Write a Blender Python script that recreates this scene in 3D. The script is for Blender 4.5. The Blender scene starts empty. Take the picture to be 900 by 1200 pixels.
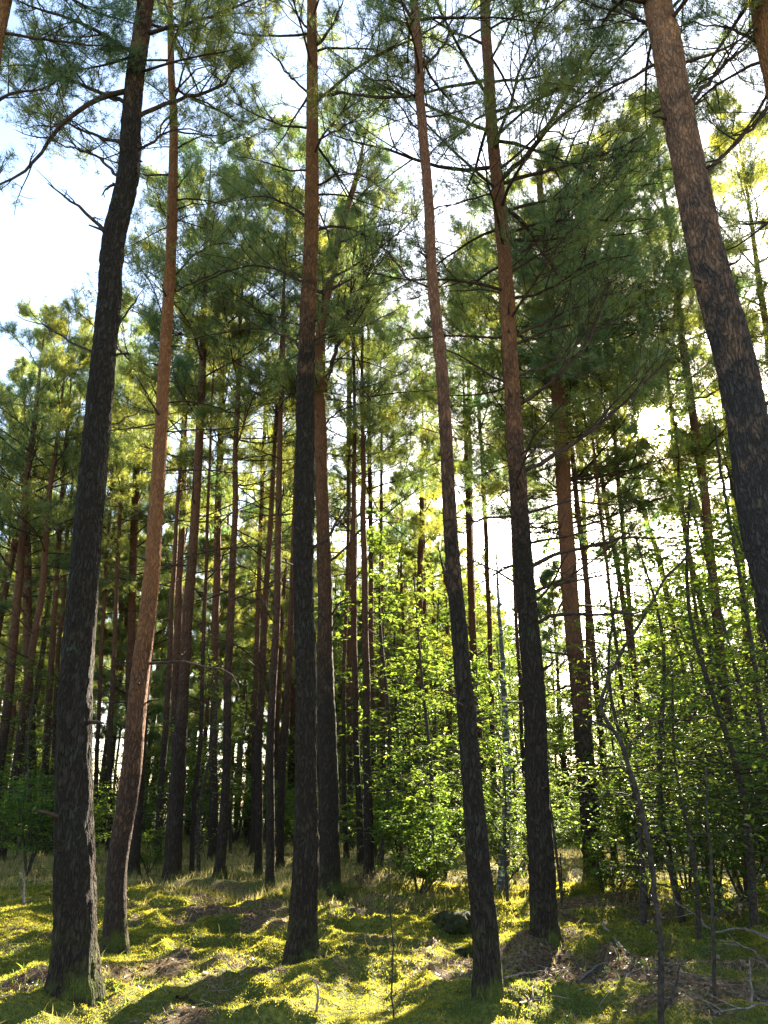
import bpy, math, random
import numpy as np
from mathutils import Vector

random.seed(7)
HAZE = 0.0
RNG = np.random.default_rng(11)
S = bpy.context.scene
COL = S.collection
R = math.radians

# ------------------------------------------------------------------ camera geometry
F = 900.0
PITCH = R(20.7)
CAM = np.array([0.0, 0.0, 1.6])
FW = np.array([0, math.cos(PITCH), math.sin(PITCH)])
UP = np.array([0, -math.sin(PITCH), math.cos(PITCH)])
RT = np.array([1.0, 0, 0])
SUN_AZ, SUN_EL = R(20.0), R(27.0)
SUN_DIR = np.array([math.sin(SUN_AZ) * math.cos(SUN_EL), math.cos(SUN_AZ) * math.cos(SUN_EL), math.sin(SUN_EL)])


def ray(u, v):
    return FW + RT * ((u - 450.0) / F) + UP * ((600.0 - v) / F)


def at(u, v, Y):
    d = ray(u, v)
    return CAM + d * (Y / d[1])


SUN_DIR = ray(768, 501)
SUN_DIR = SUN_DIR / np.linalg.norm(SUN_DIR)
SUN_EL = math.asin(SUN_DIR[2])
SUN_AZ = math.atan2(SUN_DIR[0], SUN_DIR[1])


# ------------------------------------------------------------------ noise
def _hash(ix, iy, iz, seed):
    h = (ix.astype(np.int64) * 374761393 + iy.astype(np.int64) * 668265263 + iz.astype(np.int64) * 2147483647 + seed * 974711) & 0xFFFFFFFF
    h = ((h ^ (h >> 13)) * 1274126177) & 0xFFFFFFFF
    h = h ^ (h >> 16)
    return (h & 0xFFFF) / 65535.0 * 2 - 1


def vnoise(x, y, z=0.0, seed=0):
    x = np.asarray(x, float); y = np.asarray(y, float)
    z = np.zeros_like(x) + z
    ix, iy, iz = np.floor(x), np.floor(y), np.floor(z)
    fx, fy, fz = x - ix, y - iy, z - iz
    sx, sy, sz = (t * t * t * (t * (t * 6 - 15) + 10) for t in (fx, fy, fz))
    out = 0
    for dx in (0, 1):
        for dy in (0, 1):
            for dz in (0, 1):
                w = (sx if dx else 1 - sx) * (sy if dy else 1 - sy) * (sz if dz else 1 - sz)
                out = out + w * _hash(ix + dx, iy + dy, iz + dz, seed)
    return out


MOUNDS = []      # (x, y, radius, height): rises round the boles


def terrain(x, y, fine=True):
    x = np.asarray(x, float); y = np.asarray(y, float)
    d = np.hypot(x, y)
    z = 0.10 * vnoise(x / 7.0, y / 7.0, 0, 3) * np.clip(d / 6, 0, 1)
    bil = 1 - np.abs(vnoise(x / 0.95 + 0.4 * vnoise(x / 2, y / 2, 0, 9), y / 0.95, 0, 5))
    z = z + 0.25 * (bil - 0.6)
    for (mx, my, mr, mh) in MOUNDS:
        q = (x - mx) ** 2 + (y - my) ** 2
        z = z + mh * np.exp(-q / (mr * mr))
    if fine:
        b2 = 1 - np.abs(vnoise(x / 0.30, y / 0.30, 0, 15))
        z = z + 0.06 * (b2 - 0.6) + 0.012 * vnoise(x / 0.1, y / 0.1, 0, 22) + 0.007 * vnoise(x / 0.05, y / 0.05, 0, 23)
    return z


def ground(u, v):
    d = ray(u, v)
    t = 1.6 / -d[2] if d[2] < 0 else 60
    for _ in range(12):
        p = CAM + d * t
        z = float(terrain(p[0], p[1], False))
        t = (z - CAM[2]) / d[2]
    return CAM + d * t


# ------------------------------------------------------------------ mesh buffers
class Buf:
    def __init__(self):
        self.v = []; self.f4 = []; self.f3 = []; self.n = 0

    def add(self, v, f4=None, f3=None):
        v = np.asarray(v, float).reshape(-1, 3)
        if f4 is not None and len(f4): self.f4.append(np.asarray(f4, int).reshape(-1, 4) + self.n)
        if f3 is not None and len(f3): self.f3.append(np.asarray(f3, int).reshape(-1, 3) + self.n)
        self.v.append(v); self.n += len(v)

    def tube(self, pts, rad, segs=6, rough=0.0, seed=0, cap=True, flare=None):
        pts = np.asarray(pts, float); rad = np.asarray(rad, float)
        n = len(pts)
        tan = np.gradient(pts, axis=0)
        tan /= np.linalg.norm(tan, axis=1)[:, None] + 1e-9
        ref = np.array([0.0, 1.0, 0.05]) if abs(tan[:, 1]).max() < 0.9 else np.array([1.0, 0.03, 0.1])
        if np.abs(tan @ ref).max() > 0.97: ref = np.array([0.3, 0.2, 1.0]); ref /= np.linalg.norm(ref)
        a = np.cross(tan, ref); a /= np.linalg.norm(a, axis=1)[:, None] + 1e-9
        b = np.cross(tan, a)
        th = np.arange(segs) * 2 * math.pi / segs
        c, s = np.cos(th), np.sin(th)
        rr = np.repeat(rad[:, None], segs, 1)
        if rough > 0:
            ln = np.concatenate([[0], np.cumsum(np.linalg.norm(np.diff(pts, axis=0), axis=1))])[:, None]
            wv = 0.5 * vnoise(c[None, :] * 2 + 0 * ln, s[None, :] * 2 + 0 * ln, ln * 4, seed + 5)
            k = 1.25 - 2.2 * np.abs(vnoise(c[None, :] * 4.6 + wv, s[None, :] * 4.6 - wv, ln * 3.6, seed)) ** 0.8
            k = np.clip(1.6 - k, 0, 1) * 0.9 + 0.1
            k2 = vnoise(c[None, :] * 7 + 0 * ln, s[None, :] * 7 + 0 * ln, ln * 11.0, seed + 1)
            k3 = vnoise(c[None, :] * 1.2 + 0 * ln, s[None, :] * 1.2 + 0 * ln, ln * 0.9, seed + 2)
            rr = rr * (1 + rough * (0.9 * (k - 0.6) + 0.7 * k2 + 0.8 * k3))
        if flare is not None:
            fl = np.asarray(flare)[:, None]
            lob = 0.55 + 0.75 * np.clip(vnoise(c[None, :] * 1.7 + 0 * fl, s[None, :] * 1.7 + 0 * fl, 0.3, seed + 9) + 0.25, -0.5, 1)
            rr = rr * (1 + fl * lob)
        V = pts[:, None, :] + (a[:, None, :] * c[None, :, None] + b[:, None, :] * s[None, :, None]) * rr[:, :, None]
        i = np.arange(n - 1)[:, None] * segs; j = np.arange(segs)[None, :]; j2 = (j + 1) % segs
        q = np.stack([i + j, i + j2, i + segs + j2, i + segs + j], -1).reshape(-1, 4)
        Vf = V.reshape(-1, 3)
        f3 = None
        if cap:
            Vf = np.vstack([Vf, pts[-1] + tan[-1] * rad[-1] * 0.6])
            m = (n - 1) * segs; jj = np.arange(segs)
            f3 = np.stack([m + jj, m + (jj + 1) % segs, np.full(segs, n * segs)], -1)
        self.add(Vf, q, f3)

    def mesh(self, name, mat, smooth=True, offset=None):
        v = np.vstack(self.v)
        if offset is not None: v = v - offset
        f4 = np.vstack(self.f4) if self.f4 else np.zeros((0, 4), int)
        f3 = np.vstack(self.f3) if self.f3 else np.zeros((0, 3), int)
        me = bpy.data.meshes.new(name)
        me.vertices.add(len(v)); me.vertices.foreach_set('co', v.astype(np.float32).ravel())
        nl = len(f4) * 4 + len(f3) * 3
        me.loops.add(nl)
        me.loops.foreach_set('vertex_index', np.concatenate([f4.ravel(), f3.ravel()]).astype(np.int32))
        me.polygons.add(len(f4) + len(f3))
        st = np.concatenate([np.arange(len(f4)) * 4, len(f4) * 4 + np.arange(len(f3)) * 3]).astype(np.int32)
        me.polygons.foreach_set('loop_start', st)
        if smooth: me.polygons.foreach_set('use_smooth', np.ones(len(f4) + len(f3), bool))
        me.materials.append(mat)
        me.update(calc_edges=True)
        return me

    def obj(self, name, mat, parent=None, smooth=True, offset=None):
        o = bpy.data.objects.new(name, self.mesh(name, mat, smooth, offset))
        COL.objects.link(o)
        if parent is not None: o.parent = parent
        return o


def thing(name, label, cat, loc, group=None):
    o = bpy.data.objects.new(name, None); COL.objects.link(o)
    o.location = Vector([float(c) for c in loc]); o.empty_display_size = 0.2
    o['label'] = label; o['category'] = cat
    if group: o['group'] = group
    return o


def tag(o, label, cat, group=None, kind=None):
    o['label'] = label; o['category'] = cat
    if group: o['group'] = group
    if kind: o['kind'] = kind
    return o


def dup(root, loc, rz, sc=(1, 1, 1), tilt=(0, 0), label=None, group=None):
    r = root.copy(); COL.objects.link(r)
    r.location = Vector([float(c) for c in loc]); r.rotation_euler = (tilt[0], tilt[1], rz); r.scale = sc
    if label: r['label'] = label
    if group: r['group'] = group
    for ch in list(root.children):
        c = ch.copy(); COL.objects.link(c); c.parent = r
    return r


# ------------------------------------------------------------------ materials
def newmat(name):
    m = bpy.data.materials.new(name); m.use_nodes = True
    nt = m.node_tree
    for n in list(nt.nodes): nt.nodes.remove(n)
    return m, nt, nt.nodes, nt.links


def N(nodes, t, **kw):
    n = nodes.new(t)
    for k, v in kw.items():
        if hasattr(n, k): setattr(n, k, v)
        else: n.inputs[k].default_value = v
    return n


def mixc(nt, fac, a, b, blend='MIX'):
    n = nt.nodes.new('ShaderNodeMix'); n.data_type = 'RGBA'; n.blend_type = blend
    for sock, val in ((n.inputs[0], fac), (n.inputs[6], a), (n.inputs[7], b)):
        if hasattr(val, 'is_output'): nt.links.new(val, sock)
        elif isinstance(val, (int, float)): sock.default_value = val
        else: sock.default_value = (*val, 1.0)
    return n.outputs[2]


def ramp(nt, fac, p0, p1, v0=0.0, v1=1.0):
    n = nt.nodes.new('ShaderNodeMapRange')
    n.inputs[1].default_value = p0; n.inputs[2].default_value = p1
    n.inputs[3].default_value = v0; n.inputs[4].default_value = v1
    nt.links.new(fac, n.inputs[0])
    return n.outputs[0]


def math_(nt, op, a, b=None):
    n = nt.nodes.new('ShaderNodeMath'); n.operation = op
    for i, v in enumerate((a, b)):
        if v is None: continue
        if hasattr(v, 'is_output'): nt.links.new(v, n.inputs[i])
        else: n.inputs[i].default_value = v
    return n.outputs[0]


def bark(name, z0, z1, low=(0.044, 0.032, 0.023), high=(0.31, 0.135, 0.055), patch=0.5, scale=16.0, bump=1.0):
    m, nt, nd, lk = newmat(name)
    out = N(nd, 'ShaderNodeOutputMaterial'); bs = N(nd, 'ShaderNodeBsdfPrincipled')
    lk.new(bs.outputs[0], out.inputs[0])
    bs.inputs['Roughness'].default_value = 0.9
    bs.inputs['Specular IOR Level'].default_value = 0.07
    tc = N(nd, 'ShaderNodeTexCoord')
    mp = N(nd, 'ShaderNodeMapping'); mp.inputs['Scale'].default_value = (1, 1, 0.3)
    lk.new(tc.outputs['Object'], mp.inputs[0])
    nz = N(nd, 'ShaderNodeTexNoise'); nz.inputs['Scale'].default_value = 9; nz.inputs['Detail'].default_value = 4
    lk.new(mp.outputs[0], nz.inputs['Vector'])
    warp = N(nd, 'ShaderNodeVectorMath'); warp.operation = 'MULTIPLY_ADD'
    lk.new(nz.outputs['Color'], warp.inputs[0]); warp.inputs[1].default_value = (0.16, 0.16, 0.09); lk.new(mp.outputs[0], warp.inputs[2])
    vo = N(nd, 'ShaderNodeTexVoronoi'); vo.feature = 'DISTANCE_TO_EDGE'; vo.inputs['Scale'].default_value = scale
    lk.new(warp.outputs[0], vo.inputs['Vector'])
    rid = N(nd, 'ShaderNodeTexNoise'); rid.inputs['Scale'].default_value = scale * 1.6; rid.inputs['Detail'].default_value = 3
    lk.new(mp.outputs[0], rid.inputs['Vector'])
    rg = ramp(nt, math_(nt, 'ABSOLUTE', math_(nt, 'SUBTRACT', rid.outputs[0], 0.5)), 0.0, 0.11)
    plate = math_(nt, 'MULTIPLY', ramp(nt, vo.outputs['Distance'], 0.0, 0.25, 0.45, 1.0), rg)
    n2 = N(nd, 'ShaderNodeTexNoise'); n2.inputs['Scale'].default_value = 55; n2.inputs['Detail'].default_value = 6
    lk.new(mp.outputs[0], n2.inputs['Vector'])
    n3 = N(nd, 'ShaderNodeTexNoise'); n3.inputs['Scale'].default_value = 4.2; n3.inputs['Detail'].default_value = 5
    lk.new(tc.outputs['Object'], n3.inputs['Vector'])
    sep = N(nd, 'ShaderNodeSeparateXYZ'); lk.new(tc.outputs['Object'], sep.inputs[0])
    zz = math_(nt, 'ADD', sep.outputs[2], math_(nt, 'MULTIPLY', math_(nt, 'SUBTRACT', n3.outputs[0], 0.5), 9.0 * patch))
    up = ramp(nt, zz, z0, z1)
    lowc = mixc(nt, ramp(nt, n2.outputs[0], 0.35, 0.7), tuple(c * 0.72 for c in low), tuple(c * 1.12 for c in low))
    grn = mixc(nt, ramp(nt, n3.outputs[0], 0.55, 0.75, 0, 0.45), lowc, (0.06, 0.075, 0.05))
    highc = mixc(nt, ramp(nt, n2.outputs[0], 0.4, 0.65), tuple(c * 0.82 for c in high), tuple(min(1, c * 1.1) for c in high))
    base = mixc(nt, up, grn, highc)
    crack = mixc(nt, ramp(nt, plate, 0.05, 0.55), tuple(c * 0.5 for c in low), base)
    fin = mixc(nt, ramp(nt, up, 0.0, 1.0, 1.0, 0.3), base, crack)
    mo = math_(nt, 'MULTIPLY', ramp(nt, sep.outputs[2], 0.55, 0.0), ramp(nt, n3.outputs[0], 0.42, 0.6))
    fin = mixc(nt, mo, fin, (0.075, 0.085, 0.016))
    lk.new(fin, bs.inputs['Base Color'])
    h = math_(nt, 'ADD', math_(nt, 'MULTIPLY', plate, 0.75), math_(nt, 'MULTIPLY', n2.outputs[0], 0.5))
    bp = N(nd, 'ShaderNodeBump'); bp.inputs['Strength'].default_value = bump; bp.inputs['Distance'].default_value = 0.045
    lk.new(h, bp.inputs['Height']); lk.new(bp.outputs[0], bs.inputs['Normal'])
    return m


def foliage(name, c0, c1, t0, t1, trans=0.5, nscale=0.7, gloss=0.0, rough=0.4, bias=0.0):
    """leaves or needles: diffuse face colour between c0 and c1, light coming through between t0 and t1"""
    m, nt, nd, lk = newmat(name)
    out = N(nd, 'ShaderNodeOutputMaterial')
    tc = N(nd, 'ShaderNodeTexCoord'); oi = N(nd, 'ShaderNodeObjectInfo')
    ad = N(nd, 'ShaderNodeVectorMath'); ad.operation = 'ADD'
    lk.new(tc.outputs['Object'], ad.inputs[0]); lk.new(oi.outputs['Location'], ad.inputs[1])
    nz = N(nd, 'ShaderNodeTexNoise'); nz.inputs['Scale'].default_value = nscale; nz.inputs['Detail'].default_value = 5
    nz.inputs['Roughness'].default_value = 0.7
    lk.new(ad.outputs[0], nz.inputs['Vector'])
    geo = N(nd, 'ShaderNodeNewGeometry')
    f = math_(nt, 'ADD', math_(nt, 'MULTIPLY', ramp(nt, nz.outputs[0], 0.3, 0.7), 0.6), math_(nt, 'MULTIPLY', geo.outputs['Random Per Island'], 0.4))
    f = math_(nt, 'ADD', f, ramp(nt, oi.outputs['Random'], 0, 1, -0.18 + bias, 0.18 + bias))
    cl = N(nd, 'ShaderNodeClamp'); lk.new(f, cl.inputs[0])
    ca = mixc(nt, cl.outputs[0], c0, c1); cb = mixc(nt, cl.outputs[0], t0, t1)
    df = N(nd, 'ShaderNodeBsdfDiffuse'); tr = N(nd, 'ShaderNodeBsdfTranslucent')
    lk.new(ca, df.inputs[0]); lk.new(cb, tr.inputs[0])
    mx = N(nd, 'ShaderNodeMixShader'); mx.inputs[0].default_value = trans
    lk.new(df.outputs[0], mx.inputs[1]); lk.new(tr.outputs[0], mx.inputs[2])
    last = mx
    if gloss > 0:
        gl = N(nd, 'ShaderNodeBsdfGlossy'); gl.inputs['Roughness'].default_value = rough
        m2 = N(nd, 'ShaderNodeMixShader'); m2.inputs[0].default_value = gloss
        lk.new(mx.outputs[0], m2.inputs[1]); lk.new(gl.outputs[0], m2.inputs[2]); last = m2
    lk.new(last.outputs[0], out.inputs[0])
    return m


def plain(name, c0, c1, scale=20, rough=0.9, bump=0.3):
    m, nt, nd, lk = newmat(name)
    out = N(nd, 'ShaderNodeOutputMaterial'); bs = N(nd, 'ShaderNodeBsdfPrincipled')
    lk.new(bs.outputs[0], out.inputs[0]); bs.inputs['Roughness'].default_value = rough
    bs.inputs['Specular IOR Level'].default_value = 0.07
    tc = N(nd, 'ShaderNodeTexCoord'); nz = N(nd, 'ShaderNodeTexNoise')
    nz.inputs['Scale'].default_value = scale; nz.inputs['Detail'].default_value = 5
    lk.new(tc.outputs['Object'], nz.inputs['Vector'])
    lk.new(mixc(nt, ramp(nt, nz.outputs[0], 0.35, 0.65), c0, c1), bs.inputs['Base Color'])
    bp = N(nd, 'ShaderNodeBump'); bp.inputs['Strength'].default_value = bump; bp.inputs['Distance'].default_value = 0.02
    lk.new(nz.outputs[0], bp.inputs['Height']); lk.new(bp.outputs[0], bs.inputs['Normal'])
    return m


M_DARK = bark('bark_dark', 9.5, 14.0)
M_MIX = bark('bark_mixed', 5.0, 9.5, patch=0.5)
M_RED = bark('bark_red', 1.0, 4.6, low=(0.065, 0.042, 0.032), high=(0.30, 0.125, 0.052), patch=0.3)
M_FLAKE = bark('bark_flaky', 5.0, 11.5, low=(0.062, 0.05, 0.044), high=(0.42, 0.21, 0.115), patch=1.2)
M_FAR = bark('bark_distant', 2.5, 8.0, low=(0.045, 0.031, 0.023), high=(0.17, 0.078, 0.042), patch=0.4)
M_LIMB = plain('bark_limb', (0.028, 0.02, 0.016), (0.075, 0.046, 0.033), 14)
M_TWIG = plain('bark_twig', (0.022, 0.017, 0.013), (0.06, 0.046, 0.034), 25)
M_DRY = plain('dead_wood', (0.10, 0.08, 0.065), (0.24, 0.19, 0.15), 30)
M_NEEDLE = foliage('pine_needles', (0.018, 0.075, 0.052), (0.10, 0.125, 0.02), (0.06, 0.20, 0.075), (0.55, 0.47, 0.03), trans=0.6, nscale=0.45, gloss=0.05, bias=-0.06)
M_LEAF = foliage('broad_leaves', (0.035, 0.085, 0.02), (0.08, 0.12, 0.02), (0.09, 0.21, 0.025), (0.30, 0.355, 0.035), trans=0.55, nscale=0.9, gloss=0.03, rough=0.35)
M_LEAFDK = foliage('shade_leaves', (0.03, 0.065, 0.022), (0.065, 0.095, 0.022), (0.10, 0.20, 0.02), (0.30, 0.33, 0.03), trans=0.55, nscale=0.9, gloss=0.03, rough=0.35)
M_MOSSF = foliage('moss_fronds', (0.05, 0.075, 0.016), (0.20, 0.175, 0.03), (0.14, 0.19, 0.015), (0.58, 0.47, 0.05), trans=0.5, nscale=1.7)
M_GRASS = foliage('dry_grass', (0.10, 0.10, 0.03), (0.28, 0.22, 0.10), (0.20, 0.19, 0.04), (0.50, 0.40, 0.16), trans=0.5, nscale=0.8)
M_LITTER = foliage('leaf_litter', (0.05, 0.029, 0.014), (0.22, 0.13, 0.06), (0.10, 0.05, 0.02), (0.32, 0.18, 0.05), trans=0.2, nscale=2.0, gloss=0.06, rough=0.4)


def birch_bark():
    m, nt, nd, lk = newmat('birch_bark')
    out = N(nd, 'ShaderNodeOutputMaterial'); bs = N(nd, 'ShaderNodeBsdfPrincipled')
    lk.new(bs.outputs[0], out.inputs[0]); bs.inputs['Roughness'].default_value = 0.7
    tc = N(nd, 'ShaderNodeTexCoord'); mp = N(nd, 'ShaderNodeMapping'); mp.inputs['Scale'].default_value = (1, 1, 3.0)
    lk.new(tc.outputs['Object'], mp.inputs[0])
    nz = N(nd, 'ShaderNodeTexNoise'); nz.inputs['Scale'].default_value = 5; nz.inputs['Detail'].default_value = 5
    lk.new(mp.outputs[0], nz.inputs['Vector'])
    lk.new(mixc(nt, ramp(nt, nz.outputs[0], 0.52, 0.62), (0.03, 0.027, 0.023), (0.30, 0.28, 0.24)), bs.inputs['Base Color'])
    return m


M_BIRCH = birch_bark()


def ground_mat():
    m, nt, nd, lk = newmat('forest_floor')
    out = N(nd, 'ShaderNodeOutputMaterial'); bs = N(nd, 'ShaderNodeBsdfPrincipled')
    lk.new(bs.outputs[0], out.inputs[0]); bs.inputs['Roughness'].default_value = 0.95
    bs.inputs['Specular IOR Level'].default_value = 0.1
    tc = N(nd, 'ShaderNodeTexCoord')
    at_ = N(nd, 'ShaderNodeAttribute'); at_.attribute_name = 'litter'
    n1 = N(nd, 'ShaderNodeTexNoise'); n1.inputs['Scale'].default_value = 1.7; n1.inputs['Detail'].default_value = 6
    n2 = N(nd, 'ShaderNodeTexNoise'); n2.inputs['Scale'].default_value = 24; n2.inputs['Detail'].default_value = 6
    n3 = N(nd, 'ShaderNodeTexNoise'); n3.inputs['Scale'].default_value = 90; n3.inputs['Detail'].default_value = 5
    for n in (n1, n2, n3): lk.new(tc.outputs['Object'], n.inputs['Vector'])
    moss = mixc(nt, ramp(nt, n1.outputs[0], 0.35, 0.65), (0.06, 0.08, 0.016), (0.20, 0.185, 0.035))
    moss = mixc(nt, ramp(nt, n2.outputs[0], 0.35, 0.7), tuple([0.05, 0.055, 0.012]), moss)
    lit = mixc(nt, ramp(nt, n2.outputs[0], 0.4, 0.62), (0.035, 0.021, 0.011), (0.15, 0.09, 0.045))
    f = math_(nt, 'ADD', at_.outputs['Fac'], math_(nt, 'MULTIPLY', math_(nt, 'SUBTRACT', n2.outputs[0], 0.5), 1.2))
    lk.new(mixc(nt, ramp(nt, f, 0.35, 0.65), moss, lit), bs.inputs['Base Color'])
    h = math_(nt, 'ADD', math_(nt, 'MULTIPLY', n2.outputs[0], 0.6), math_(nt, 'MULTIPLY', n3.outputs[0], 0.4))
    bp = N(nd, 'ShaderNodeBump'); bp.inputs['Strength'].default_value = 0.9; bp.inputs['Distance'].default_value = 0.05
    lk.new(h, bp.inputs['Height']); lk.new(bp.outputs[0], bs.inputs['Normal'])
    return m


M_GROUND = ground_mat()


# ------------------------------------------------------------------ curves
def catmull(P, n):
    P = np.asarray(P, float)
    if len(P) == 2: return P[0] + (P[1] - P[0]) * np.linspace(0, 1, n)[:, None]
    Q = np.vstack([2 * P[0] - P[1], P, 2 * P[-1] - P[-2]])
    seg = len(P) - 1
    seglen = np.linalg.norm(np.diff(P[:, :3], axis=0), axis=1); cum = np.concatenate([[0], np.cumsum(seglen)])
    s = np.linspace(0, cum[-1], n)
    k = np.clip(np.searchsorted(cum, s, side='right') - 1, 0, seg - 1)
    t = ((s - cum[k]) / (seglen[k] + 1e-9))[:, None]
    p0, p1, p2, p3 = Q[k], Q[k + 1], Q[k + 2], Q[k + 3]
    return 0.5 * (2 * p1 + (p2 - p0) * t + (2 * p0 - 5 * p1 + 4 * p2 - p3) * t ** 2 + (3 * p1 - p0 - 3 * p2 + p3) * t ** 3)


def unit(v): return v / (np.linalg.norm(v) + 1e-9)


def in_sun_gap(P, rad=1.7):
    """true for points that would stand right in the line of the sun"""
    d = P - CAM
    d = d / np.linalg.norm(d, axis=1)[:, None]
    ang = np.degrees(np.arccos(np.clip(d @ SUN_DIR, -1, 1)))
    return ang < rad


def needle_buf(P, D, L, n, nl, w, rng, spread=0.85, buf=None):
    """n needles round each shoot; every needle a thin triangle"""
    P = np.asarray(P); D = np.asarray(D); L = np.asarray(L)
    m = len(P)
    if m == 0: return buf or Buf()
    P = np.repeat(P, n, 0); D = np.repeat(D, n, 0); L = np.repeat(L, n)
    k = len(P)
    s = rng.uniform(0, 1, k) * L
    rd = rng.normal(size=(k, 3)); rd -= (rd * D).sum(1)[:, None] * D; rd /= np.linalg.norm(rd, axis=1)[:, None] + 1e-9
    dirn = D * rng.uniform(0.35, 0.9, k)[:, None] + rd * spread
    dirn /= np.linalg.norm(dirn, axis=1)[:, None]
    b = P + D * s[:, None]
    side = np.cross(dirn, rng.normal(size=(k, 3))); side /= np.linalg.norm(side, axis=1)[:, None] + 1e-9
    ln = nl * rng.uniform(0.7, 1.2, k)[:, None]
    V = np.stack([b - side * w / 2, b + side * w / 2, b + dirn * ln], 1).reshape(-1, 3)
    buf = buf or Buf()
    buf.add(V, None, np.arange(k * 3).reshape(-1, 3))
    return buf


def leaf_buf(P, D, size, rng, buf=None, flat=0.7, wide=0.62):
    """one folded four-cornered leaf per point, growing along D and lying fairly flat"""
    k = len(P)
    buf = buf or Buf()
    if k == 0: return buf
    D = D / (np.linalg.norm(D, axis=1)[:, None] + 1e-9)
    up = np.array([0, 0, 1.0]) * flat + rng.normal(size=(k, 3)) * (1 - flat) * 0.9
    side = np.cross(D, up); side /= np.linalg.norm(side, axis=1)[:, None] + 1e-9
    nrm = np.cross(side, D)
    s = (size * rng.uniform(0.4, 1.5, k))[:, None]
    mid = P + D * s * 0.45
    V = np.stack([P, mid - side * s * wide / 2 + nrm * s * 0.10, P + D * s - nrm * s * 0.08, mid + side * s * wide / 2 + nrm * s * 0.10], 1).reshape(-1, 3)
    i = np.arange(k)[:, None] * 4
    buf.add(V, None, np.concatenate([i + [0, 1, 2], i + [0, 2, 3]], 1).reshape(-1, 3))
    return buf


# ------------------------------------------------------------------ limbs
def limb_curve(p0, az, el, L, rng, n=9, sag=0.0, curl=0.25):
    """a bough that leaves p0 and wanders"""
    d = np.array([math.cos(az) * math.cos(el), math.sin(az) * math.cos(el), math.sin(el)])
    pts = [np.asarray(p0, float)]
    st = L / (n - 1)
    for i in range(1, n):
        d = unit(d + rng.normal(size=3) * curl * 0.35 + np.array([0, 0, sag / n]))
        pts.append(pts[-1] + d * st)
    return np.array(pts)


def dress(buf, curve, r0, rng, fol, shoots, sec=7, sec_len=0.42, start=0.3, fine=4, tip=0.22, segs=6, up=0.25):
    """bough wood into buf: main tube, side branchlets, twigs; needle shoots are appended to shoots when fol > 0"""
    n = len(curve)
    if fol > 0.3: sec = int(sec * 1.6); fine = fine + 3; sec_len *= 1.35
    t = np.linspace(0, 1, n)
    rad = r0 * (1 - t) ** 0.8 * (1 - tip) + r0 * tip
    buf.tube(curve, rad, segs)
    L = np.linalg.norm(np.diff(curve, axis=0), axis=1).sum()
    side = 1
    for k in range(sec):
        tt = start + (1 - start) * (k + rng.uniform(0.1, 0.9)) / sec
        x = tt * (n - 1); i = min(int(x), n - 2); p = curve[i] + (curve[i + 1] - curve[i]) * (x - i)
        tan = unit(curve[i + 1] - curve[i])
        lat = unit(np.cross(tan, [0, 0, 1.0])) * side; side = -side
        d = unit(tan * rng.uniform(0.5, 1.0) + lat * rng.uniform(0.5, 1.0) + np.array([0, 0, 1.0]) * rng.normal(up, 0.3))
        sl = L * sec_len * (1.15 - 0.75 * tt) * rng.uniform(0.6, 1.3)
        az = math.atan2(d[1], d[0]); el = math.asin(max(-1, min(1, d[2])))
        c2 = limb_curve(p, az, el, sl, rng, 5, sag=0.5 if fol > 0 else -0.1, curl=0.45)
        r2 = max(0.0035, min(rad[i] * 0.55, 0.016 * (0.4 + sl)))
        buf.tube(c2, np.linspace(r2, r2 * 0.35, 5), 4)
        for q in range(fine):
            y = rng.uniform(0.25, 1.0) * 4; j = min(int(y), 3); p3 = c2[j] + (c2[j + 1] - c2[j]) * (y - j)
            t3 = unit(c2[j + 1] - c2[j])
            d3 = unit(t3 * 0.7 + rng.normal(size=3) * 0.55 + np.array([0, 0, 0.3 if fol > 0 else -0.05]))
            l3 = sl * rng.uniform(0.22, 0.5)
            p4 = p3 + d3 * l3 * 0.55 + rng.normal(size=3) * 0.02; p5 = p3 + d3 * l3 + np.array([0, 0, 0.12 * l3])
            buf.tube(np.array([p3, p4, p5]), [r2 * 0.45, r2 * 0.35, r2 * 0.22], 3, cap=False)
            if fol > 0:
                for _ in range(5):
                    if rng.random() < fol:
                        a = rng.uniform(0.1, 1.0); sp = p3 + (p5 - p3) * a
                        sd = unit(d3 + rng.normal(size=3) * 0.55 + np.array([0, 0, 0.35]))
                        shoots.append((sp, sd))
        if fol > 0:
            for _ in range(8):
                if rng.random() < fol:
                    y = rng.uniform(0.35, 1.0) * 4; j = min(int(y), 3); sp = c2[j] + (c2[j + 1] - c2[j]) * (y - j)
                    sd = unit(unit(c2[j + 1] - c2[j]) + rng.normal(size=3) * 0.6 + np.array([0, 0, 0.3]))
                    shoots.append((sp, sd))


def crown_obj(shoots, root, base, rng, n, nl, w, slen, mat=None, gap=True):
    if not shoots: return None
    P = np.array([s[0] for s in shoots]); D = np.array([s[1] for s in shoots])
    if gap:
        k = ~in_sun_gap(P, rng.uniform(1.0, 1.35, len(P))); P, D = P[k], D[k]
    b = needle_buf(P, D, slen * rng.uniform(0.7, 1.3, len(P)), n, nl, w, rng)
    return b.obj('crown', mat or M_NEEDLE, root, smooth=False, offset=base)


# ------------------------------------------------------------------ pine with its bole traced along the picture
PINES = {}


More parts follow.
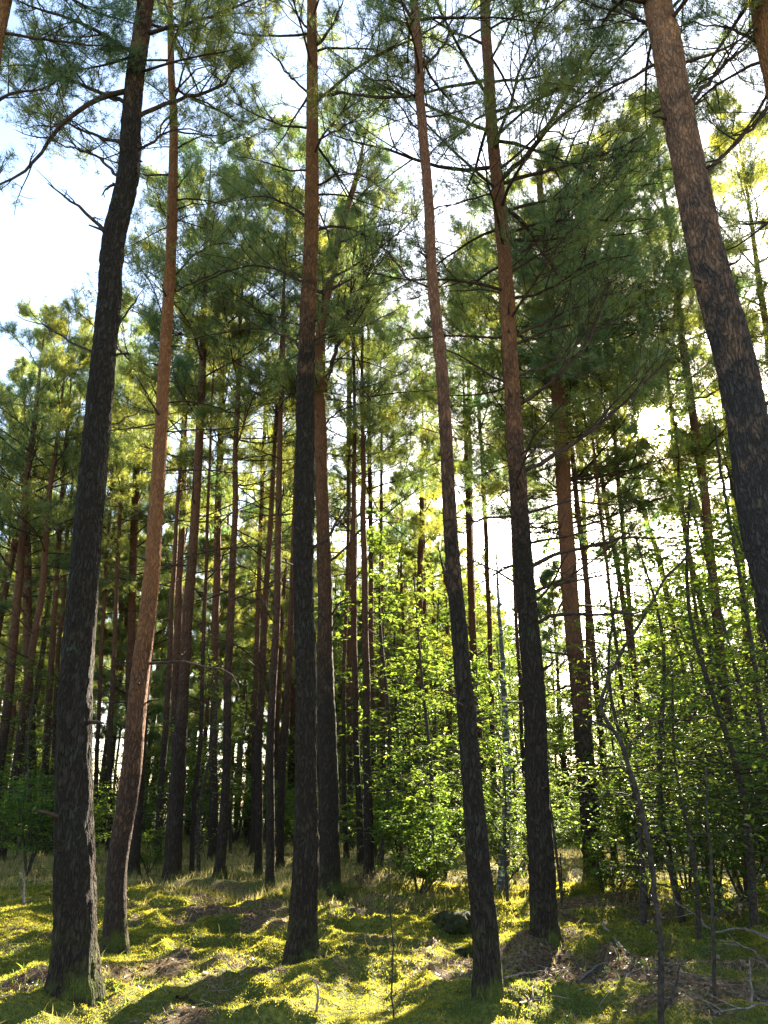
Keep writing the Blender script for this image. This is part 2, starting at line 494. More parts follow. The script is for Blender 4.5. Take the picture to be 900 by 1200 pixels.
def pine(label, pts, height, mat, crown=None, limbs=(), seed=1, group=None, Y=None, segs=22, step=0.12, rough=0.07,
         needle=(22, 0.075, 0.0055, 0.11), name='pine_tree', mound=0.0, solo=True):
    """pts: (u, v, width in px) from the foot up; crown: dict(h0, n, L, fol ...); limbs: (pixel path, radius, fol, depth swing)"""
    rng = np.random.default_rng(seed)
    u0, v0, w0 = pts[0]
    if Y is None:
        g = ground(u0, v0)
    else:
        g = at(u0, v0, Y); g[2] = float(terrain(g[0], g[1], False))
    Y = g[1]
    P = []; W = []
    for i, (u, v, w) in enumerate(pts):
        p = g.copy() if i == 0 else at(u, v, Y)
        depth = (p - CAM) @ FW
        P.append(p); W.append(w / 2 / F * depth)
    P = np.array(P); W = np.array(W)
    # on up to the full height
    d = unit(P[-1] - P[max(0, len(P) - 3)])
    if P[-1][2] < height:
        need = height - P[-1][2]; lean = d.copy()
        for k in (0.35, 0.7, 1.0):
            q = P[-1] + 0  # grows straighter as it rises
            top = P[len(pts) - 1] + np.array([lean[0] / max(lean[2], .3) * need * k * 0.8, 0, need * k])
            P = np.vstack([P, top]); W = np.append(W, max(0.012, W[len(pts) - 1] * (1 - 0.9 * k)))
    n = max(12, int((P[-1][2] - g[2]) / step))
    PW = catmull(np.column_stack([P, W]), n)
    C, rad = PW[:, :3], np.clip(PW[:, 3], 0.01, None)
    C = C + np.column_stack([vnoise(C[:, 2] * 0.7, C[:, 2] * 0 + seed, 0, seed), vnoise(C[:, 2] * 0.7, C[:, 2] * 0 + seed, 5, seed), 0 * C[:, 2]]) * 0.02
    hz = C[:, 2] - g[2]
    rad = rad * 0.92; flare = 0.42 * np.exp(-np.clip(hz, 0, 9) / 0.16)
    foot = C[0].copy(); foot[2] -= 0.35
    C2 = np.vstack([foot, C]); r2 = np.append(rad[0] * 1.12, rad)
    root = thing(name, label, 'tree', g, group)
    b = Buf(); b.tube(C2, r2, segs, rough, seed, flare=np.append(0.6, flare))
    b.obj('trunk', mat, root, offset=g)

    def trunk_at(h):
        i = int(np.clip(np.searchsorted(hz, h), 1, n - 1)); return C[i], rad[i]

    for q in range(9 if segs >= 26 else 0):
        c_, r_ = trunk_at(rng.uniform(1.2, 9.5)); az = rng.uniform(0, 6.28); l_ = rng.uniform(.04, .22)
        sb = Buf(); d_ = np.array([math.cos(az), math.sin(az), rng.uniform(-.1, .5)])
        sb.tube(np.array([c_ + d_ * r_ * .7, c_ + d_ * (r_ + l_ * .5), c_ + d_ * (r_ + l_) + rng.normal(size=3) * .01]), [.022, .013, .009], 7, .15, seed + q)
        sb.obj('branch_stub', M_LIMB, root, offset=g)
    shoots = []
    made = []
    for (path, r0, fol, swing) in limbs:
        q = np.linspace(0, 1, len(path))
        pp = [at(u, v, Y + swing * t) for (u, v), t in zip(path, q)]
        # root of the bough sits in the bole
        L = sum(np.linalg.norm(pp[i + 1] - pp[i]) for i in range(len(pp) - 1))
        i = int(np.argmin(np.linalg.norm(C - pp[0], axis=1)))
        pp[0] = C[i] + unit(pp[0] - C[i]) * rad[i] * 0.5 if np.linalg.norm(pp[0] - C[i]) > rad[i] else pp[0]
        cv = catmull(pp, max(7, int(L / 0.16)))
        m_ = len(cv)
        cv[1:] += rng.normal(size=(m_ - 1, 3)) * 0.012 * min(1, L)
        lb = Buf(); sh = []
        dress(lb, cv, r0, rng, fol, sh, sec=max(3, int(L * 3.2)), sec_len=0.30 if fol == 0 else 0.36, start=0.25, fine=4 if fol else 3)
        shoots += sh; made.append(lb)
    if crown:
        h0, nl_, Lm, fol = crown['h0'], crown['n'], crown['L'], crown['fol']
        h1 = crown.get('h1', (P[-1][2] - g[2]) - 0.15)
        azs = crown.get('az')
        for k in range(nl_):
            tt = (k + rng.uniform(0, 0.8)) / nl_
            h = h0 + (h1 - h0) * tt
            c, r = trunk_at(h)
            az = k * 2.4 + rng.uniform(-0.5, 0.5) if azs is None else rng.uniform(*azs)
            prof = (0.55 + 0.45 * math.sin(min(1, tt * 2.2) * math.pi / 2)) * (1 - max(0, tt - 0.35) / 0.65 * 0.75)
            L = Lm * prof * rng.uniform(0.7, 1.2)
            el = R(crown.get('el0', 8)) + R(crown.get('rise', 34)) * tt + rng.normal() * 0.12
            f = fol * (1 if tt > crown.get('bare', 0.12) else 0.25)
            cv = limb_curve(c, az, el, L, rng, 8, sag=crown.get('sag', 0.15), curl=0.3)
            if in_sun_gap(cv[2:], 0.8).any(): continue
            lb = Buf()
            dress(lb, cv, max(0.010, min(r * 0.45, 0.008 + 0.008 * L)), rng, f, shoots, sec=crown.get('sec', 8), fine=crown.get('fine', 4))
            made.append(lb)
        for k in range(crown.get('dead', 0)):
            h = crown.get('d0', 2.0) + (h0 - crown.get('d0', 2.0)) * rng.random()
            c, r = trunk_at(h); az = rng.uniform(0, 6.28)
            L = rng.uniform(0.3, 1.0) * crown.get('dL', 1.3)
            lb = Buf(); dress(lb, limb_curve(c, az, rng.normal(0.05, 0.2), L, rng, 6, curl=0.4), max(0.006, 0.012 * L + 0.004), rng, 0, [], sec=4, fine=2, segs=5)
            made.append(lb)
    if solo:
        for lb in made: lb.obj('branch', M_LIMB, root, offset=g)
    elif made:
        allb = Buf()
        for lb in made:
            base_n = allb.n
            allb.v += lb.v
            allb.f4 += [f + base_n for f in lb.f4]; allb.f3 += [f + base_n for f in lb.f3]
            allb.n += lb.n
        allb.obj('limbs', M_LIMB, root, offset=g)
    crown_obj(shoots, root, g, rng, *needle[:3], needle[3])
    return root


# ------------------------------------------------------------------ rises round the boles (before anything is put on the ground)
for (u, v, r, h) in ((85, 1165, 0.8, 0.12), (355, 1130, 0.8, 0.12), (571, 1165, 0.5, 0.06), (640, 1105, 0.6, 0.08), (133, 1105, 0.6, 0.06), (40, 1190, 0.9, 0.08), (300, 1190, 0.7, 0.06)):
    d = ray(u, v); t = 1.6 / -d[2]
    MOUNDS.append((d[0] * t, d[1] * t, r, h))

G_NEAR = 'tall pines standing near the viewer'
NEAR_CROWN = (13, 0.080, 0.0065, 0.13)

# T1
pine('stout dark pine leaning right at the left, its foot on bright moss',
     [(85, 1166, 54), (85, 1080, 51), (85, 1000, 48), (86, 900, 43), (90, 800, 40), (97, 700, 36), (104, 600, 33), (115, 500, 31), (125, 400, 29), (129, 350, 28), (134, 270, 27), (148, 200, 26), (157, 100, 22), (165, 50, 20), (172, 0, 19)],
     16.5, M_DARK, dict(h0=10.2, n=20, L=2.6, fol=0.75, bare=0.0), limbs=[
         ([(147, 107), (118, 115), (90, 131), (65, 155), (50, 175), (30, 200), (5, 215), (-15, 222)], 0.035, 0.15, -0.6),
         ([(124, 274), (110, 258), (95, 245), (72, 228), (56, 215)], 0.026, 0.0, 0.3),
         ([(148, 122), (110, 105), (75, 92), (30, 75), (-10, 82)], 0.03, 0.8, 0.9),
         ([(160, 138), (200, 120), (250, 105), (275, 82), (292, 58)], 0.03, 0.55, 0.8),
         ([(172, 40), (200, 30), (230, 25), (270, 10), (310, -5)], 0.03, 0.6, -0.4),
         ([(160, 62), (130, 45), (100, 28), (50, 14), (10, -5)], 0.03, 0.8, -0.8),
         ([(152, 170), (110, 158), (70, 140), (20, 128)], 0.025, 0.8, 1.2),
         ([(142, 210), (115, 185), (85, 172), (40, 160)], 0.022, 0.7, 1.5),
         ([(160, 176), (168, 172), (178, 166)], 0.024, 0.0, -0.1),
         ([(159, 198), (162, 204), (163, 213)], 0.02, 0.0, -0.1),
         ([(138, 216), (128, 218), (119, 230)], 0.02, 0.0, -0.1),
         ([(137, 385), (150, 365), (168, 338)], 0.016, 0.0, 0.2),
         ([(140, 417), (147, 414), (151, 415)], 0.02, 0.0, -0.1),
         ([(112, 415), (85, 402), (55, 385), (20, 370)], 0.016, 0.1, 0.6),
         ([(118, 505), (135, 497), (165, 480)], 0.014, 0.0, 0.5),
         ([(160, 180), (180, 165), (215, 150), (250, 160)], 0.02, 0.5, 0.9),
     ], seed=21, group=G_NEAR, segs=48, step=0.035, rough=0.10, needle=NEAR_CROWN)
# T2
pine('slender orange barked pine leaning right, just right of the stout dark leftmost one',
     [(133, 1107, 27), (135, 1050, 26), (139, 1000, 25), (155, 900, 25), (165, 800, 23), (175, 700, 21), (184, 600, 18), (190, 500, 16), (194, 400, 15), (200, 300, 13), (203, 200, 11.5), (202, 100, 9), (201, 30, 7.5), (201, -40, 6)],
     19.5, M_RED, dict(h0=12.5, n=18, L=2.4, fol=0.7, bare=0.1, dead=10, d0=6.5, dL=1.5), limbs=[
         ([(176, 779), (200, 776), (225, 779), (250, 784), (268, 785), (276, 797), (280, 815)], 0.02, 0.0, -0.5),
         ([(192, 473), (225, 470), (250, 476), (272, 486), (290, 505)], 0.016, 0.0, 0.8),
         ([(189, 505), (230, 504), (280, 500), (330, 490)], 0.014, 0.0, -0.5),
         ([(187, 552), (230, 552), (290, 553), (345, 547)], 0.014, 0.0, 0.7),
         ([(204, 222), (217, 208), (229, 189)], 0.014, 0.0, -0.2),
         ([(203, 250), (220, 240), (250, 238), (280, 228)], 0.014, 0.4, 0.6),
         ([(200, 330), (225, 300), (255, 285), (290, 290)], 0.018, 0.5, 1.2),
         ([(198, 345), (240, 325), (270, 318), (310, 345)], 0.016, 0.4, 0.9),
         ([(202, 180), (235, 160), (260, 168), (300, 150)], 0.018, 0.7, 0.9),
         ([(202, 120), (170, 95), (150, 90)], 0.016, 0.7, 0.9),
         ([(202, 110), (235, 80), (270, 70)], 0.018, 0.7, -0.6),
     ], seed=22, group=G_NEAR, segs=26, step=0.06, needle=NEAR_CROWN)
# T3
pine('straight thick pine in the centre throwing a long shadow over moss',
     [(355, 1130, 38), (355, 1080, 35), (357, 1000, 32), (357, 900, 28), (358, 800, 26), (358, 700, 25), (357, 600, 24), (358, 500, 22), (360, 400, 20), (363, 300, 18.5), (365, 200, 16), (366, 100, 14), (365, 0, 12)],
     18.5, bark('bark_centre', 7.0, 11.0, patch=0.6), dict(h0=10.5, n=20, L=2.7, fol=0.6, bare=0.1), limbs=[
         ([(366, 112), (400, 110), (430, 112), (460, 114)], 0.03, 0.0, -0.3),
         ([(368, 55), (380, 42), (394, 22), (405, -5)], 0.035, 0.5, -0.2),
         ([(365, 40), (350, 20), (335, -5)], 0.025, 0.5, 0.3),
         ([(366, 272), (390, 266), (415, 270), (450, 292), (480, 325)], 0.026, 0.1, 0.5),
         ([(364, 348), (395, 335), (425, 318), (455, 300)], 0.022, 0.1, 0.8),
         ([(364, 220), (395, 205), (420, 205), (450, 222)], 0.018, 0.4, -0.6),
         ([(360, 108), (340, 90), (320, 65), (302, 48)], 0.022, 0.4, 0.7),
         ([(362, 255), (330, 236), (300, 230), (260, 238)], 0.02, 0.5, 1.0),
         ([(358, 415), (335, 395), (300, 385), (255, 390), (215, 400)], 0.024, 0.25, 0.8),
         ([(360, 335), (330, 318), (290, 312), (250, 325), (215, 345)], 0.022, 0.5, 1.4),
         ([(362, 170), (400, 150), (430, 130), (470, 120)], 0.02, 0.5, 1.0),
         ([(372, 643), (385, 630), (394, 612), (402, 596), (415, 580)], 0.028, 0.0, 0.4),
     ], seed=23, group=G_NEAR, segs=42, step=0.04, rough=0.10, needle=NEAR_CROWN)
# T4
t4 = [(386, 1047, 29), (385, 1000, 27), (384, 900, 25), (382, 800, 21), (381, 700, 18), (379, 600, 16.5), (377, 540, 16), (374, 450, 15), (377, 380, 12), (388, 320, 10), (402, 260, 8), (420, 200, 6)]
pine('reddish forked pine right behind the thick central one',
     t4, 19.5, bark('bark_fork', 3.5, 9.5, high=(0.22, 0.095, 0.045)), dict(h0=12.0, n=20, L=3.2, fol=0.65, bare=0.1, dead=8, d0=6, dL=1.8), limbs=[
         ([(377, 470), (388, 430), (398, 400), (415, 360), (440, 300), (462, 255)], 0.06, 0.25, 0.5),
         ([(389, 659), (400, 646), (411, 635), (427, 616), (440, 590)], 0.03, 0.0, -0.6),
         ([(388, 722), (393, 712), (402, 703), (412, 700)], 0.025, 0.0, -0.6),
         ([(391, 745), (392, 730), (400, 724), (412, 722)], 0.022, 0.0, -0.3),
         ([(380, 425), (405, 420), (440, 428), (475, 440)], 0.026, 0.3, -0.5),
         ([(378, 500), (400, 480), (430, 470), (460, 440)], 0.024, 0.4, 1.0),
         ([(376, 400), (340, 375), (300, 365), (270, 355)], 0.026, 0.6, 1.4),
         ([(388, 340), (430, 320), (470, 330), (500, 350)], 0.024, 0.5, 1.5),
     ], seed=24, group=G_NEAR, segs=24, step=0.08, needle=(12, 0.095, 0.0085, 0.15))
# T5
pine('slim dark pine leaning left, foot beside the small mossy stumps',
     [(571, 1168, 36), (568, 1100, 33), (560, 1000, 28), (551, 900, 25), (541, 800, 21), (534, 700, 18.5), (528, 600, 17), (522, 500, 16), (515, 400, 15), (506, 300, 13), (499, 200, 12), (492, 100, 11), (484, 0, 10)],
     15.5, bark('bark_slim', 3.4, 6.5, high=(0.24, 0.11, 0.06)), dict(h0=9.8, n=16, L=2.2, fol=0.6, bare=0.1), limbs=[
         ([(495, 122), (475, 105), (455, 95), (430, 92)], 0.018, 0.2, 0.5),
         ([(499, 165), (480, 140), (458, 112), (440, 100)], 0.016, 0.0, 0.3),
         ([(497, 80), (515, 60), (528, 30), (530, -5)], 0.02, 0.3, 0.2),
         ([(500, 190), (520, 165), (545, 150)], 0.012, 0.4, 0.8),
         ([(504, 250), (520, 240), (560, 235)], 0.012, 0.1, 0.5),
         ([(509, 340), (480, 325), (455, 300), (430, 285)], 0.014, 0.0, 0.6),
         ([(532, 620), (545, 622), (560, 600)], 0.012, 0.0, 0.6),
         ([(493, 50), (470, 25), (440, 12)], 0.018, 0.6, 0.6),
     ], seed=25, group=G_NEAR, segs=36, step=0.04, rough=0.10, needle=NEAR_CROWN)
# T6
pine('tall pine with many bare boughs reaching right, foot at brown needle litter',
     [(640, 1107, 33), (638, 1050, 32), (636, 1000, 31), (630, 900, 28), (625, 800, 27), (617, 700, 25), (609, 600, 22), (603, 500, 20), (598, 400, 18), (592, 300, 16.5), (582, 200, 15.5), (573, 100, 13), (568, 0, 12)],
     19.0, bark('bark_boughs', 5.0, 8.5, high=(0.27, 0.12, 0.06)), dict(h0=8.2, n=40, L=3.6, fol=0.75, bare=0.04, sec=8, rise=26, dead=14, d0=4, dL=1.9), limbs=[
         ([(592, 212), (625, 172), (650, 135), (680, 85), (697, 45), (700, 25)], 0.045, 0.25, -0.5),
         ([(593, 215), (635, 202), (675, 190), (730, 172), (772, 142)], 0.04, 0.5, 0.5),
         ([(597, 247), (640, 236), (680, 229), (730, 220), (790, 212)], 0.032, 0.5, 0.9),
         ([(600, 275), (630, 262), (665, 256), (710, 257), (765, 257)], 0.03, 0.5, -0.6),
         ([(604, 305), (628, 284), (650, 262), (690, 228), (735, 190)], 0.034, 0.5, 1.3),
         ([(585, 157), (610, 135), (640, 112), (690, 85), (760, 50)], 0.03, 0.7, 0.8),
         ([(583, 132), (620, 120), (660, 100), (705, 72)], 0.026, 0.7, -0.8),
         ([(568, 132), (545, 150), (525, 175), (508, 196)], 0.024, 0.3, -0.5),
         ([(576, 226), (555, 232), (530, 240), (512, 248)], 0.02, 0.4, 0.6),
         ([(596, 345), (570, 340), (540, 340), (515, 345)], 0.018, 0.5, 1.0),
         ([(615, 475), (640, 452), (665, 428), (690, 398), (708, 350), (712, 320)], 0.035, 0.4, -0.6),
         ([(619, 555), (650, 532), (700, 500), (745, 460), (795, 408)], 0.036, 0.3, 0.4),
         ([(618, 545), (630, 522), (641, 503)], 0.022, 0.0, 0.3),
         ([(600, 605), (580, 606), (557, 610), (535, 605), (513, 600)], 0.022, 0.0, -0.4),
         ([(622, 602), (645, 594), (670, 588), (710, 590), (748, 584)], 0.024, 0.0, 0.8),
         ([(624, 637), (655, 630), (690, 622), (722, 612)], 0.022, 0.0, -0.7),
         ([(628, 665), (650, 652), (675, 643), (710, 636), (750, 630), (812, 632)], 0.032, 0.0, -0.5),
         ([(630, 695), (658, 684), (690, 678), (732, 669)], 0.024, 0.0, 0.6),
         ([(631, 730), (645, 722), (658, 718), (710, 720), (778, 714)], 0.028, 0.0, -0.3),
         ([(637, 788), (643, 781), (650, 774)], 0.028, 0.0, -0.2),
         ([(608, 395), (650, 372), (700, 350), (760, 330)], 0.028, 0.6, 1.0),
         ([(605, 350), (640, 340), (690, 310), (740, 300)], 0.028, 0.7, -0.9),
         ([(612, 440), (650, 425), (700, 385), (740, 370)], 0.026, 0.6, 1.4),
     ], seed=26, group=G_NEAR, segs=42, step=0.04, rough=0.10, needle=NEAR_CROWN)
# T7
pine('reddish pine with level dead boughs rising out of the shady bushes',
     [(697, 1045, 30), (695, 1000, 26), (687, 900, 23), (678, 800, 21.5), (669, 700, 20), (662, 600, 19), (657, 500, 18), (650, 400, 15.5), (643, 340, 12.5), (637, 270, 10), (632, 200, 7)],
     18.5, bark('bark_level', 2.5, 7.0, high=(0.24, 0.105, 0.055)), dict(h0=9.0, n=26, L=3.6, fol=0.45, bare=0.1, dead=24, d0=4, dL=2.4), limbs=[
         ([(662, 480), (700, 470), (750, 450), (797, 413)], 0.035, 0.2, 0.9),
         ([(668, 518), (686, 505), (700, 482), (705, 452), (694, 424)], 0.035, 0.0, -0.5),
         ([(668, 562), (700, 560), (727, 554), (760, 543), (812, 531)], 0.038, 0.15, -0.8),
         ([(668, 560), (705, 556), (745, 561), (805, 562)], 0.03, 0.1, 0.9),
         ([(670, 620), (700, 612), (725, 618), (752, 608)], 0.02, 0.0, 0.4),
         ([(655, 430), (690, 402), (740, 390), (790, 385)], 0.035, 0.5, -1.0),
         ([(653, 400), (700, 372), (750, 362), (800, 358)], 0.03, 0.6, 1.0),
         ([(652, 460), (625, 440), (590, 425), (560, 420)], 0.026, 0.3, 1.2),
         ([(646, 360), (690, 325), (735, 318)], 0.028, 0.6, -1.2),
     ], seed=27, group=G_NEAR, segs=24, step=0.08, needle=(12, 0.095, 0.0085, 0.15))
# T8
pine('thick pine leaning left with flaking orange plates at the right edge',
     [(1040, 1185, 64), (1000, 1010, 62), (960, 860, 58), (917, 700, 54), (893, 605, 52), (878, 500, 49), (856, 400, 46), (829, 300, 42), (808, 200, 39), (788, 100, 36), (772, 0, 34)],
     17.0, M_FLAKE, dict(h0=9.8, n=24, L=3.0, fol=0.85, bare=0.0), limbs=[
         ([(815, 215), (850, 180), (890, 140), (930, 90)], 0.03, 0.5, 0.9),
         ([(800, 140), (840, 85), (880, 50), (930, 10)], 0.03, 0.6, 1.0),
         ([(790, 60), (760, 30), (730, 10), (700, -20)], 0.03, 0.6, 0.9),
     ], seed=28, group=G_NEAR, segs=48, step=0.04, rough=0.085, needle=NEAR_CROWN)
# T9
pine('dark pine of which only a leaning piece shows in the top right corner',
     [(1165, 1190, 60), (1080, 820, 50), (990, 430, 38), (935, 190, 33), (913, 100, 30), (891, 0, 27)],
     16.5, M_MIX, dict(h0=9.5, n=26, L=3.2, fol=0.85, bare=0.0), limbs=[
         ([(905, 60), (870, 40), (840, 30), (800, 25)], 0.024, 0.7, 0.8),
         ([(940, 210), (900, 262), (860, 290), (835, 300)], 0.02, 0.3, 0.8),
         ([(955, 260), (910, 262), (870, 262), (840, 268)], 0.02, 0.4, 1.2),
     ], seed=29, group=G_NEAR, segs=24, step=0.1, needle=NEAR_CROWN)
# T10
pine('dark red pine bole cut off by the top left corner',
     [(-190, 1200, 50), (-110, 700, 36), (-48, 300, 27), (-14, 90, 22), (2, 0, 20)],
     16.0, M_MIX, dict(h0=10.0, n=16, L=2.5, fol=0.8, bare=0.0), limbs=[
         ([(-40, 260), (-20, 230), (-5, 210), (5, 185)], 0.018, 0.3, 0.3),
         ([(-25, 140), (10, 110), (45, 105), (80, 90)], 0.022, 0.8, 0.8),
     ], seed=30, group=G_NEAR, segs=24, step=0.1, needle=NEAR_CROWN)

# ------------------------------------------------------------------ pines of the middle distance
G_MID = 'pines of the middle distance'
MIDN = (9, 0.13, 0.012, 0.19)
MID = [
    # label, pts, height, crown(h0, n, L, fol), dead, mat
    ('brown leaning pine with swept lower boughs, between orange and central pines', [(200, 1036, 23), (208, 900, 19), (215, 800, 14), (222, 700, 13), (229, 600, 11), (235, 470, 10), (238, 400, 8.5), (240, 330, 7)], 20, (10, 26, 3.4, 0.7), 14, M_FAR),
    ('thin pine close behind the brown leaning one', [(209, 1012, 11), (206, 850, 11), (209, 720, 9), (213, 620, 8), (217, 500, 6)], 20, (10, 20, 2.8, 0.7), 8, M_FAR),
    ('dark slim pine standing alone at the back edge of the sunny moss', [(258, 1028, 13), (265, 900, 10.5), (267, 800, 10), (271, 700, 9), (275, 600, 7.5), (278, 480, 6)], 19.5, (9, 24, 3.0, 0.7), 12, M_FAR),
    ('very thin young pine left of the dark slim one', [(225, 1032, 6.5), (229, 930, 6), (235, 860, 5.5), (240, 720, 5), (243, 600, 4)], 16, (9, 14, 1.8, 0.7), 5, M_FAR),
    ('slim straight pine at the bright grass strip, left of the central bole', [(316, 1039, 11.5), (316, 950, 10.5), (317, 860, 9.5), (322, 780, 9.5), (325, 700, 9), (327, 600, 8), (330, 470, 6)], 19.5, (9.5, 22, 2.9, 0.65), 12, M_FAR),
    ('pine just left and behind the slim straight one at the grass strip', [(303, 1024, 10), (303, 930, 9.5), (304, 860, 9), (308, 780, 8), (312, 700, 7.5), (318, 600, 6.5)], 20, (10, 20, 2.8, 0.65), 8, M_FAR),
    ('pine tilting right behind the grass strip, almost touching the central bole', [(327, 1018, 10), (330, 930, 9.5), (335, 850, 8.5), (339, 760, 8), (342, 690, 7), (345, 600, 6)], 20, (10, 18, 2.8, 0.65), 6, M_FAR),
    ('dark pine right of the forked one, foot in a patch of sun', [(432, 1032, 13), (431, 960, 11.5), (430, 880, 10), (429, 800, 9), (428, 700, 8), (426, 600, 7)], 19, (9.5, 20, 2.6, 0.6), 6, M_FAR),
    ('reddish pine between the forked one and its dark right neighbour', [(423, 1020, 9), (419, 900, 8), (416, 800, 8), (415, 700, 7.5), (415, 600, 6)], 20, (10, 18, 2.6, 0.6), 6, M_FAR),
    ('thin reddish pine next to the right side of the forked bole', [(405, 1008, 7), (403, 900, 6), (403, 800, 5), (406, 700, 4.5), (408, 600, 4)], 19, (10, 14, 2.2, 0.6), 4, M_FAR),
    ('thin pine standing left of the bright oak sapling, deep in the wood', [(453, 998, 7.5), (449, 900, 6.5), (448, 800, 6), (447, 680, 5.5), (447, 600, 4.5)], 20, (10, 16, 2.5, 0.6), 5, M_FAR),
    ('brown pine rising out of the sunny leaves left of the slim leaning pine', [(486, 990, 10), (488, 900, 9.5), (491, 800, 9), (492, 700, 8), (494, 620, 7)], 20, (10, 18, 2.6, 0.6), 4, M_FAR),
    ('thin dark pine touching the right of the brown one among sunny leaves', [(505, 985, 6), (501, 880, 5.5), (498, 760, 5), (497, 660, 4)], 18, (10, 12, 2.2, 0.6), 4, M_FAR),
    ('pine half hidden behind the slim leaning bole', [(566, 1005, 11), (561, 880, 10), (556, 780, 9.5), (552, 680, 8.5), (549, 590, 7)], 19, (9.5, 18, 2.6, 0.55), 4, M_FAR),
    ('grey slender tree close right of the reddish bole with level boughs', [(722, 1030, 9), (708, 900, 8.5), (698, 800, 8), (689, 700, 7), (678, 600, 6.5), (668, 500, 5)], 18, (6.6, 40, 3.0, 0.9), 8, M_FAR),
    ('slender leaning pine in the sun glare above the bare curved sapling', [(778, 1025, 11), (763, 955, 9.5), (750, 865, 8), (743, 785, 7), (727, 680, 6.5), (711, 600, 6), (700, 520, 4.5)], 18, (6.8, 40, 3.0, 0.9), 8, M_FAR),
    ('pale hazy pine below the sun, leaning left', [(835, 1000, 8), (812, 860, 7.5), (800, 800, 7), (787, 725, 6.8), (769, 644, 6.5), (755, 600, 6), (738, 510, 5)], 23, (11, 34, 3.4, 0.8), 8, M_FAR),
    ('pine with a red sunny side standing tight behind the orange leaning pine', [(157, 1026, 14), (161, 940, 13.5), (166, 860, 13), (171, 800, 12), (178, 720, 11), (184, 620, 9.5), (190, 500, 8)], 20, (10.5, 22, 3.0, 0.65), 8, M_FAR),
    ('thin pine right of the red sided one, sun on its right edge', [(184, 1018, 10), (188, 930, 9), (195, 840, 8), (199, 760, 7), (204, 660, 6)], 20, (10.5, 16, 2.6, 0.65), 6, M_FAR),
    ('leaning pine with a sunlit edge at the far left border', [(-16, 1006, 12), (-4, 920, 11.5), (8, 830, 11), (18, 720, 10), (27, 620, 9), (36, 530, 7.5)], 19, (7.5, 26, 3.4, 0.85), 8, M_FAR),
    ('leaning pine with a sunlit edge, second from the left border', [(0, 1012, 11.5), (14, 930, 11), (28, 830, 10), (39, 755, 9), (50, 690, 8), (56, 600, 7)], 18, (8.0, 24, 3.2, 0.85), 8, M_FAR),
    ('slim pine seen left of the stout dark bole, above the dark bush', [(50, 1004, 9), (56, 840, 8), (63, 733, 7), (69, 640, 6), (74, 560, 5)], 19, (9.0, 22, 3.0, 0.8), 6, M_FAR),
    ('thin pine almost covered by the left side of the stout dark bole', [(60, 1000, 6.5), (66, 790, 5.5), (73, 720, 5), (78, 640, 4.5)], 19, (10, 16, 2.6, 0.7), 4, M_FAR),
    ('pair-like thin pine between the stout dark bole and the orange one', [(112, 1000, 6), (114, 880, 5.5), (119, 760, 5), (126, 640, 4)], 20, (10.5, 16, 2.6, 0.65), 5, M_FAR),
    ('thin upright pine left of the orange bole, beside the thinner one', [(126, 1003, 7), (129, 880, 6), (134, 760, 5.5), (139, 640, 5)], 20, (10.5, 16, 2.6, 0.65), 5, M_FAR),
]
